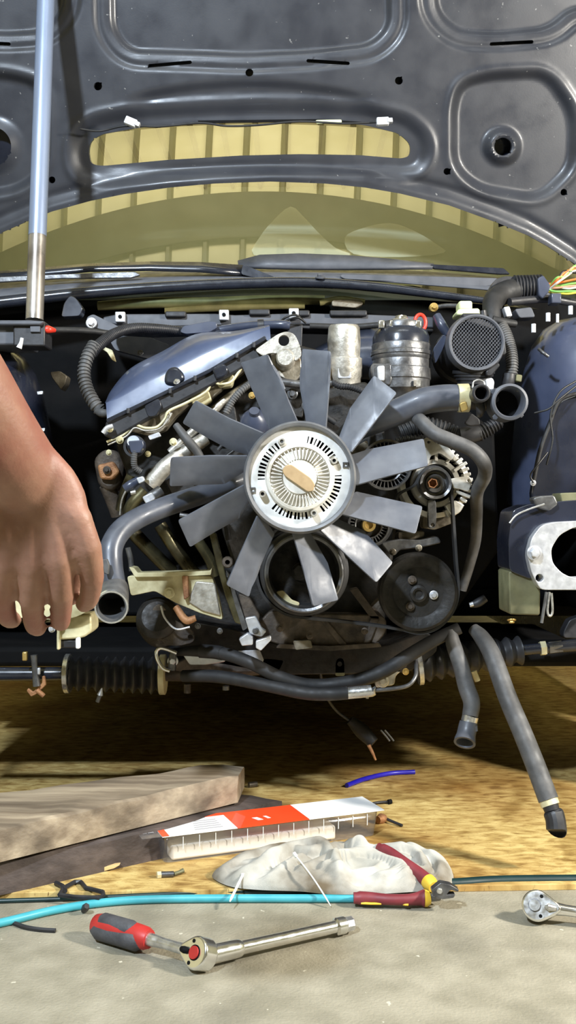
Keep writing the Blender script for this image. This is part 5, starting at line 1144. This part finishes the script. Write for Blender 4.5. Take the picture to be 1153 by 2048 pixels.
ragmesh()
# ratchets
def ratchet(name, label, hx, gx, zc, m_handle, ext=None, red=True):
    """hx: head centre, gx: grip end (world)"""
    t = T(name, label, 'ratchet', 'ratchet wrenches'); h = Vector(hx); g = Vector(gx); d = (g-h).normalized(); L0 = (g-h).length
    def at(s): return h+d*s
    up_ = Vector((0,0,1)); side = d.cross(up_).normalized()
    return t, h, g, d, L0, at, side
t, h, g, d, L0, at, side = ratchet('ratchet_wrench', 'ratchet wrench with a red and grey grip joined to a long extension bar', F(402,1908,0.022), F(206,1852,0.020), 0, None)
def teardrop(par, h, d, r, th, m, nrm):
    nrm = Vector(nrm).normalized(); d2 = (d-nrm*d.dot(nrm)).normalized(); s2 = nrm.cross(d2); pts = []
    for i in range(36):
        a = 2*math.pi*i/36; rr = r
        x = math.cos(a)*rr; y = math.sin(a)*rr
        if x > 0: x *= 1.0+0.55*(math.cos(a)**3); y *= 1.0-0.15*math.cos(a)**2
        pts.append((x, y))
    V = [h+d2*x+s2*y+nrm*th/2 for x, y in pts]+[h+d2*x+s2*y-nrm*th/2 for x, y in pts]; n = 36
    return mesh('head', V, [tuple(range(n)), tuple(range(2*n-1, n-1, -1))]+[(i, (i+1) % n, n+(i+1) % n, n+i) for i in range(n)], m, par, 35, 0.003, 3)
nrm = Vector((-0.62, -0.62, 0.42))
hd = teardrop(t, h, d, 0.021, 0.024, 'chrome', nrm)
def disc(par, c, nrm, r, th, m, name, seg=24):
    nrm = Vector(nrm).normalized(); return sweep(name, [Vector(c), Vector(c)+nrm*th], r, m, par, seg=seg, smooth=30)
nn = nrm.normalized(); d2 = (d-nn*d.dot(nn)).normalized(); s2 = nn.cross(d2)
disc(hd, h+nn*0.0115, nn, 0.0098, 0.0012, 'slot_dark', 'button_well'); disc(hd, h+nn*0.0118-d2*0.0004, nn, 0.0082, 0.003, 'handle_red', 'release_button')
sweep('lever', [h+nn*0.0125+d2*0.010, h+nn*0.015+d2*0.016, h+nn*0.0125+d2*0.024], [0.0025,0.0048,0.0038], 'slot_dark', hd, seg=10)
for s_ in (-1, 1): disc(hd, h+nn*0.0117+s2*0.0135*s_+d2*0.006, nn, 0.0026, 0.0008, 'slot_dark', 'pin', 10)
sweep('shank', [at(0.022), at(0.035), at(0.060), at(0.085), at(0.095)], [0.0085,0.0072,0.0070,0.0085,0.0095], 'steel', t, seg=16)
sweep('grip', [at(s) for s in (0.088,0.094,0.105,0.125,0.15,0.172,0.185,0.190)], [0.0125,0.0150,0.0158,0.0165,0.0175,0.0172,0.0140,0.007], 'handle_red', t, seg=24, smooth=60)
sd_ = side if side.y < 0 else -side
for off, nm, rr, ext_ in ((Vector((0,0,1))*0.0055+sd_*0.001, 'grip_inlay', 0.0135, (0.104,0.120,0.15,0.170,0.180)), (sd_*0.0050-Vector((0,0,1))*0.0035, 'grip_inlay', 0.0142, (0.094,0.105,0.125,0.155,0.174,0.186))):
    rl = [rr*0.55]+[rr]*(len(ext_)-2)+[rr*0.55]
    sweep(nm, [at(s)+off for s in ext_], rl, 'handle_grey', t, seg=20, smooth=60)
e0 = h-nn*0.012-d2*0.0; e1 = F(706,1846,0.014); 
eb = T('extension_bar', 'polished steel extension bar pointing away from the ratchet head', 'extension bar')
def ex_(s): return e0.lerp(e1, s)
sweep('socket_end', [ex_(0.02), ex_(0.08), ex_(0.18), ex_(0.21), ex_(0.225)], [0.0125,0.0122,0.0118,0.0112,0.0090], 'chrome', eb, seg=24, smooth=30)
sweep('bar', [ex_(0.22), ex_(0.5), ex_(0.88)], [0.0088,0.0085,0.0085], 'chrome', eb, seg=20)
sweep('collar', [ex_(0.87), ex_(0.88), ex_(0.935), ex_(0.945)], [0.0095,0.0120,0.0120,0.010], 'chrome', eb, seg=20, smooth=30)
sweep('drive_end', [ex_(0.94), ex_(0.99), ex_(1.0)], [0.0105,0.0105,0.009], 'steel', eb, seg=8, smooth=20)
t, h, g, d, L0, at, side = ratchet('ratchet_wrench', 'bare steel ratchet wrench lying at the edge of the picture', F(1076,1812,0.024), F(1330,1850,0.016), 0, None)
nrm = Vector((-0.30, -0.86, 0.40)); nn = nrm.normalized(); d2 = (d-nn*d.dot(nn)).normalized(); s2 = nn.cross(d2)
hd = teardrop(t, h, d, 0.022, 0.024, 'chrome', nrm)
disc(hd, h+nn*0.0115-d2*0.003, nn, 0.0095, 0.001, 'dark_steel', 'button_well'); disc(hd, h+nn*0.012-d2*0.003, nn, 0.0078, 0.004, 'chrome', 'release_button')
sweep('lever', [h+nn*0.0125+d2*0.012, h+nn*0.016+d2*0.017, h+nn*0.0125+d2*0.026], [0.0025,0.0055,0.0040], 'steel', hd, seg=10)
for s_ in (-1, 1): disc(hd, h+nn*0.0117+s2*0.0135*s_+d2*0.006, nn, 0.0026, 0.0008, 'slot_dark', 'pin', 10)
sweep('shank', [at(0.024), at(0.04), at(0.08), at(0.14), at(0.18)], [0.0095,0.0078,0.0078,0.010,0.011], 'chrome', t, seg=16)
sk = tag(sweep('socket', [h-nn*0.012, h-nn*0.014, h-nn*0.034, h-nn*0.036], [0.012,0.0135,0.0135,0.012], 'chrome', None, seg=24, smooth=30, bore=0.7, boredepth=0), 'short steel socket on the back of the bare steel ratchet', 'socket')
# hoses along the plywood edge
def floor_tube(name, pp, r, m, label, cat, parent=None, seg=14, n=8):
    c = cr(pp, n); pts = [F(x, y, z+r) for x, y, z in c]
    o = sweep(name, pts, r, m, parent, seg=seg, smooth=60)
    return tag(o, label, cat) if label else o
floor_tube('teal_hose', [(-160,1878,0),(0,1846,0),(100,1822,0),(200,1806,0),(300,1799,0),(450,1797,0),(600,1797,0),(712,1797,0),(790,1797,0)], 0.0062, 'teal_hose', 'bright teal hose lying along the edge of the plywood', 'hose')
c_ = cr([(-160,1808),(0,1802),(150,1797),(300,1790),(420,1784),(560,1780),(720,1776),(900,1768),(1000,1762),(1153,1760),(1320,1759)], 8)
rl_ = [0.0036+0.0048*smoothstep(300, 760, q[0]) for q in c_]
tag(sweep('rubber_hose', [F(q[0], q[1], r) for q, r in zip(c_, rl_)], rl_, 'dark_hose', None, seg=14, smooth=60), 'dark green rubber hose running behind the teal hose', 'hose')
# cutting pliers
pl = T('cutting_pliers', 'side cutting pliers with dark red grips and yellow collars', 'pliers')
def fw(x, y, z): return F(x, y, z)
jn = fw(868,1794,0.016)
sweep('grip', [fw(x,y,0.014) for x,y in cr([(708,1796),(740,1796),(780,1799),(820,1799),(846,1796),(851,1796)], 5)], [0.0085 if i < 2 else 0.0098-0.0018*math.sin(min(1,(i-2)/18)*math.pi)+0.0035*smoothstep(15, 25, i) for i in range(26)], 'plier_grip', pl, seg=18, smooth=60)
sweep('grip_collar', [fw(849,1796,0.014), fw(853,1796,0.014), fw(860,1795,0.0145)], [0.0128,0.0128,0.0095], 'plier_yellow', pl, seg=18, smooth=40)
gz = cr([(757,1694,0.052),(780,1706,0.048),(810,1728,0.041),(838,1748,0.033),(858,1764,0.027)], 5)
sweep('grip', [fw(x,y,z) for x,y,z in gz], [0.0070 if i < 2 else 0.0088+0.002*math.sin(i/20*math.pi*0.5) for i in range(21)], 'plier_grip', pl, seg=18, smooth=60)
sweep('grip_collar', [fw(856,1762,0.028), fw(862,1768,0.026), fw(868,1774,0.024)], [0.0118,0.0118,0.009], 'plier_yellow', pl, seg=18, smooth=40)
for x0, x1, yy in ((722,762,1802),(806,816,1804)):
    sweep('grip_print', [fw(x0,yy,0.009)+Vector((0,-0.0085,0.0)), fw((x0+x1)/2,yy+1,0.009)+Vector((0,-0.0085,0.0)), fw(x1,yy+1,0.009)+Vector((0,-0.0085,0))], 0.0019, 'plier_yellow', pl, seg=8)
tubej = sweep('handle_tang', [fw(856,1796,0.014), fw(868,1794,0.014), fw(878,1792,0.014)], [0.006,0.0065,0.007], 'dark_steel', pl, seg=12)
jp = [(868,1776),(884,1768),(900,1770),(918,1778),(912,1786),(898,1780),(890,1790),(906,1794),(902,1799),(884,1798),(868,1792)]
plate('jaw', rnd([(864,1780),(882,1766),(902,1770),(919,1780),(917,1784),(902,1780),(893,1790),(912,1789),(908,1796),(886,1799),(866,1792)], 2, 2), 1.49, 0.014, 'dark_steel', pl, 0.002)
lathe('rivet', [(0,0.003),(4,0.003),(6,0.001),(6,-0.004)], (880,1782,1.489), 'steel', pl, seg=20)
# zip ties and small bits
def ztie(label, a, b, hgt=0.0):
    V = []; A, B = Vector(a), Vector(b); t = T('zip_tie', label, 'zip tie', 'white zip ties'); n = 8; pts = [A.lerp(B, i/n)+Vector((0,0,hgt*math.sin(i/n*math.pi))) for i in range(n+1)]
    sweep('strap', pts, [0.0021]*n+[0.0010], 'zip_white', t, seg=8, flat=0.6)
    dd = (A-B).normalized(); sweep('lock_head', [A-dd*0.002, A+dd*0.006], 0.0032, 'zip_white', t, seg=4, smooth=0)
ztie('white zip tie leaning on the rag above the extension bar', F(592,1712,0.060), F(662,1812,0.004), 0.004)
ztie('white zip tie sticking out of the rag over the teal hose', F(486,1750,0.030), F(460,1803,0.016), 0.0)
floor_tube('blue_tube', [(694,1571,Z0),(730,1558,Z0),(780,1547,Z0),(830,1544,Z0)], 0.0052, 'blue_tube', 'short bright blue plastic tube lying on the plywood', 'tube')
def strip3(name, pts, w, th, m, parent=None):
    return sweep(name, pts, w, m, parent, seg=4, smooth=0, flat=th)
lc = T('black_clip', 'black plastic loop clip lying on the plywood before the planks', 'clip')
sweep('clip_loop', [F(x,y,Z0+0.004) for x,y in [(119,1790),(128,1776),(150,1764),(162,1764),(172,1776),(206,1784),(207,1790),(198,1796),(150,1794),(120,1790)]], 0.0036, 'black_plastic', lc, seg=6, smooth=20, cap=True)
sweep('clip_tail', [F(112,1766,Z0+0.004), F(124,1772,Z0+0.004), F(130,1782,Z0+0.004)], 0.0042, 'black_plastic', lc, seg=6, smooth=20)
rs = T('rubber_strap', 'black rubber strap with a buckle lying under the teal hose', 'strap')
sweep('strap', [F(x,y,0.003) for x,y in cr([(192,1812),(160,1814),(120,1822),(70,1832),(35,1842)], 4)], 0.0034, 'black_plastic', rs, seg=6, smooth=20)
sweep('strap_tail', [F(x,y,0.003) for x,y in cr([(28,1846),(50,1854),(80,1859),(111,1861)], 4)], 0.0034, 'black_plastic', rs, seg=6, smooth=20)
sweep('buckle', [F(168,1821,0.004), F(172,1814,0.012), F(174,1812,0.016)], [0.005,0.006,0.004], 'black_plastic', rs, seg=6, smooth=20)
sb = T('spark_plug_tip', 'small metal bolt lying on the plywood before the package', 'bolt')
sweep('bolt_shank', [F(322,1749,Z0+0.005), F(348,1748,Z0+0.005)], 0.0046, 'dark_steel', sb, seg=12, smooth=40)
sweep('bolt_head', [F(314,1750,Z0+0.005), F(322,1749,Z0+0.005)], 0.0058, 'cream_metal', sb, seg=6, smooth=20)
sweep('bolt_lead', [F(348,1748,Z0+0.005), F(360,1744,Z0+0.005), F(367,1741,Z0+0.006)], [0.003,0.003,0.004], 'olive_metal', sb, seg=8)
cwp = T('copper_plug', 'small copper coloured plug with a black pin behind the package', 'plug')
sweep('plug_body', [F(756,1640,Z0+0.008), F(764,1637,Z0+0.008), F(772,1636,Z0+0.008)], [0.007,0.010,0.006], 'rusty', cwp, seg=12)
sweep('plug_pin', [F(772,1637,Z0+0.007), F(790,1645,Z0+0.005), F(805,1651,Z0+0.003)], 0.0028, 'black_plastic', cwp, seg=8)
bp_ = T('black_wire_offcut', 'black wire offcut with a blunt tip behind the package', 'wire')
sweep('wire', [F(x,y,Z0+0.004) for x,y in cr([(726,1612),(750,1606),(770,1604),(781,1604)], 4)], 0.0026, 'black_plastic', bp_, seg=8)
sweep('tip', [F(777,1604,Z0+0.005), F(783,1603,Z0+0.005)], 0.005, 'slot_dark', bp_, seg=8)
tag(sweep('wood_dowel', [F(498,1570,Z0+0.006), F(514,1568,Z0+0.006)], 0.006, 'oily_aluminium', None, seg=10), 'small metal stud on the plywood behind the pale plank', 'stud')
# ------------------------------------------------------------------ forearm and hand reaching in
per = T('person', 'bare forearm and hand of a person reaching down in front of the bracket', 'person')
HD = 0.86
def capsules(chains, ell=()):
    bm = bmesh.new()
    def ringtube(pts, rad, seg=14, flat=1.0, upv=None):
        fr = frames(pts); rings = []
        def add(p, u, w, r): return [bm.verts.new(p+u*math.cos(a)*r+w*math.sin(a)*r*flat) for a in (2*math.pi*k/seg for k in range(seg))]
        p, t_, u, w = fr[0]
        for q in (0.97, 0.7): rings.append(add(p-t_*rad[0]*q, u, w, rad[0]*math.sqrt(1-q*q)+1e-5))
        for (p, t_, u, w), r in zip(fr, rad):
            if upv is not None:
                w = Vector(upv)-t_*Vector(upv).dot(t_); w.normalize(); u = w.cross(t_)
            rings.append(add(p, u, w, r))
        p, t_, u, w = fr[-1]
        if upv is not None:
            w = Vector(upv)-t_*Vector(upv).dot(t_); w.normalize(); u = w.cross(t_)
        for q in (0.4, 0.75, 0.97): rings.append(add(p+t_*rad[-1]*q, u, w, rad[-1]*math.sqrt(1-q*q)+1e-5))
        for a, b in zip(rings, rings[1:]):
            for k in range(seg): bm.faces.new((a[k], a[(k+1) % seg], b[(k+1) % seg], b[k]))
        bm.faces.new(rings[0]); bm.faces.new(rings[-1])
    for pts, rad, kw in chains: ringtube(pts, rad, **kw)
    bmesh.ops.recalc_face_normals(bm, faces=bm.faces)
    return bm
def hp(x, y, D): return P(x, y, D)
ch = []
# forearm: elbow outside the frame, wrist at the picture edge
arm = cr([(-310,470,0.72),(-200,618,0.76),(-92,763,0.80),(-15,865,0.83),(45,948,0.86)], 5); arr = cr([(0.047,),(0.047,),(0.043,),(0.037,),(0.034,)], 5)
ch.append(([hp(*q) for q in arm], [r[0] for r in arr], dict(seg=20)))
# back of the hand: broad flat slab from the wrist to the knuckles
bk = cr([(40,930,0.855),(72,990,0.865),(92,1050,0.870)], 4)
ch.append(([hp(*q) for q in bk], [0.034,0.036,0.038,0.040,0.041,0.042,0.042,0.041,0.038], dict(seg=20, flat=0.52, upv=(0.1,1,0.1))))
for x in (20, 65, 112, 156):                            # metacarpals give the knuckle row
    yk = {20: 1072, 65: 1064, 112: 1056, 156: 1040}[x]
    ch.append(([hp(20+(x-20)*0.35, 960, 0.862), hp(20+(x-20)*0.8, 1010, 0.860), hp(x, yk, 0.862)], [0.013, 0.013, 0.0135], dict(seg=12)))
FN = [[(20,1072,.862),(10,1130,.868),(6,1190,.885),(14,1232,.915),(26,1240,.935)],
      [(65,1064,.862),(64,1130,.866),(64,1198,.884),(68,1246,.915),(76,1256,.938)],
      [(112,1056,.862),(120,1120,.866),(124,1186,.884),(122,1234,.915),(122,1246,.938)],
      [(156,1040,.862),(176,1096,.868),(184,1152,.886),(178,1196,.915),(168,1208,.936)]]
for f in FN:
    c = cr(f, 4); n = len(c); ch.append(([hp(*q) for q in c], [0.0128-0.0042*i/(n-1)+0.0008*(1 if i in (4, 8) else 0) for i in range(n)], dict(seg=12)))
# thumb leaves the side of the palm and closes behind the fingers
th_ = cr([(70,980,.880),(120,1030,.905),(150,1090,.930),(150,1150,.945),(138,1190,.950)], 4)
ch.append(([hp(*q) for q in th_], [0.020-0.0085*i/(len(th_)-1) for i in range(len(th_))], dict(seg=12)))
bm = capsules(ch); me = bpy.data.meshes.new('arm'); bm.to_mesh(me); bm.free()
arm_o = finish('arm', me, 'skin', per, 180)
rm = arm_o.modifiers.new('remesh', 'REMESH'); rm.mode = 'VOXEL'; rm.voxel_size = 0.0028; rm.use_smooth_shade = True
sm_ = arm_o.modifiers.new('smooth', 'SMOOTH'); sm_.iterations = 8; sm_.factor = 0.5
arm_o['label'] = 'continuous bare forearm with a loosely curled hand'
# ------------------------------------------------------------------ put every thing's origin at its base
bpy.context.view_layer.update()
def pts_of(o):
    out = []
    if o.type == 'MESH': out += [o.matrix_world @ Vector(c) for c in o.bound_box]
    for c in o.children: out += pts_of(c)
    return out
done = set()
for o in list(SC.objects):
    if o.parent or o.type in ('CAMERA', 'LIGHT') or o.get('kind') == 'structure': continue
    ps = pts_of(o)
    if not ps: continue
    c = Vector(((min(p.x for p in ps)+max(p.x for p in ps))/2, (min(p.y for p in ps)+max(p.y for p in ps))/2, min(p.z for p in ps)))
    if o.type == 'EMPTY':
        if o.location.length > 1e-6: continue
        o.location = c
        for ch in o.children: ch.location = ch.location-c
    elif o.data.users == 1 and o.location.length < 1e-6 and not o.children:
        o.data.transform(Matrix.Translation(-c)); o.location = c
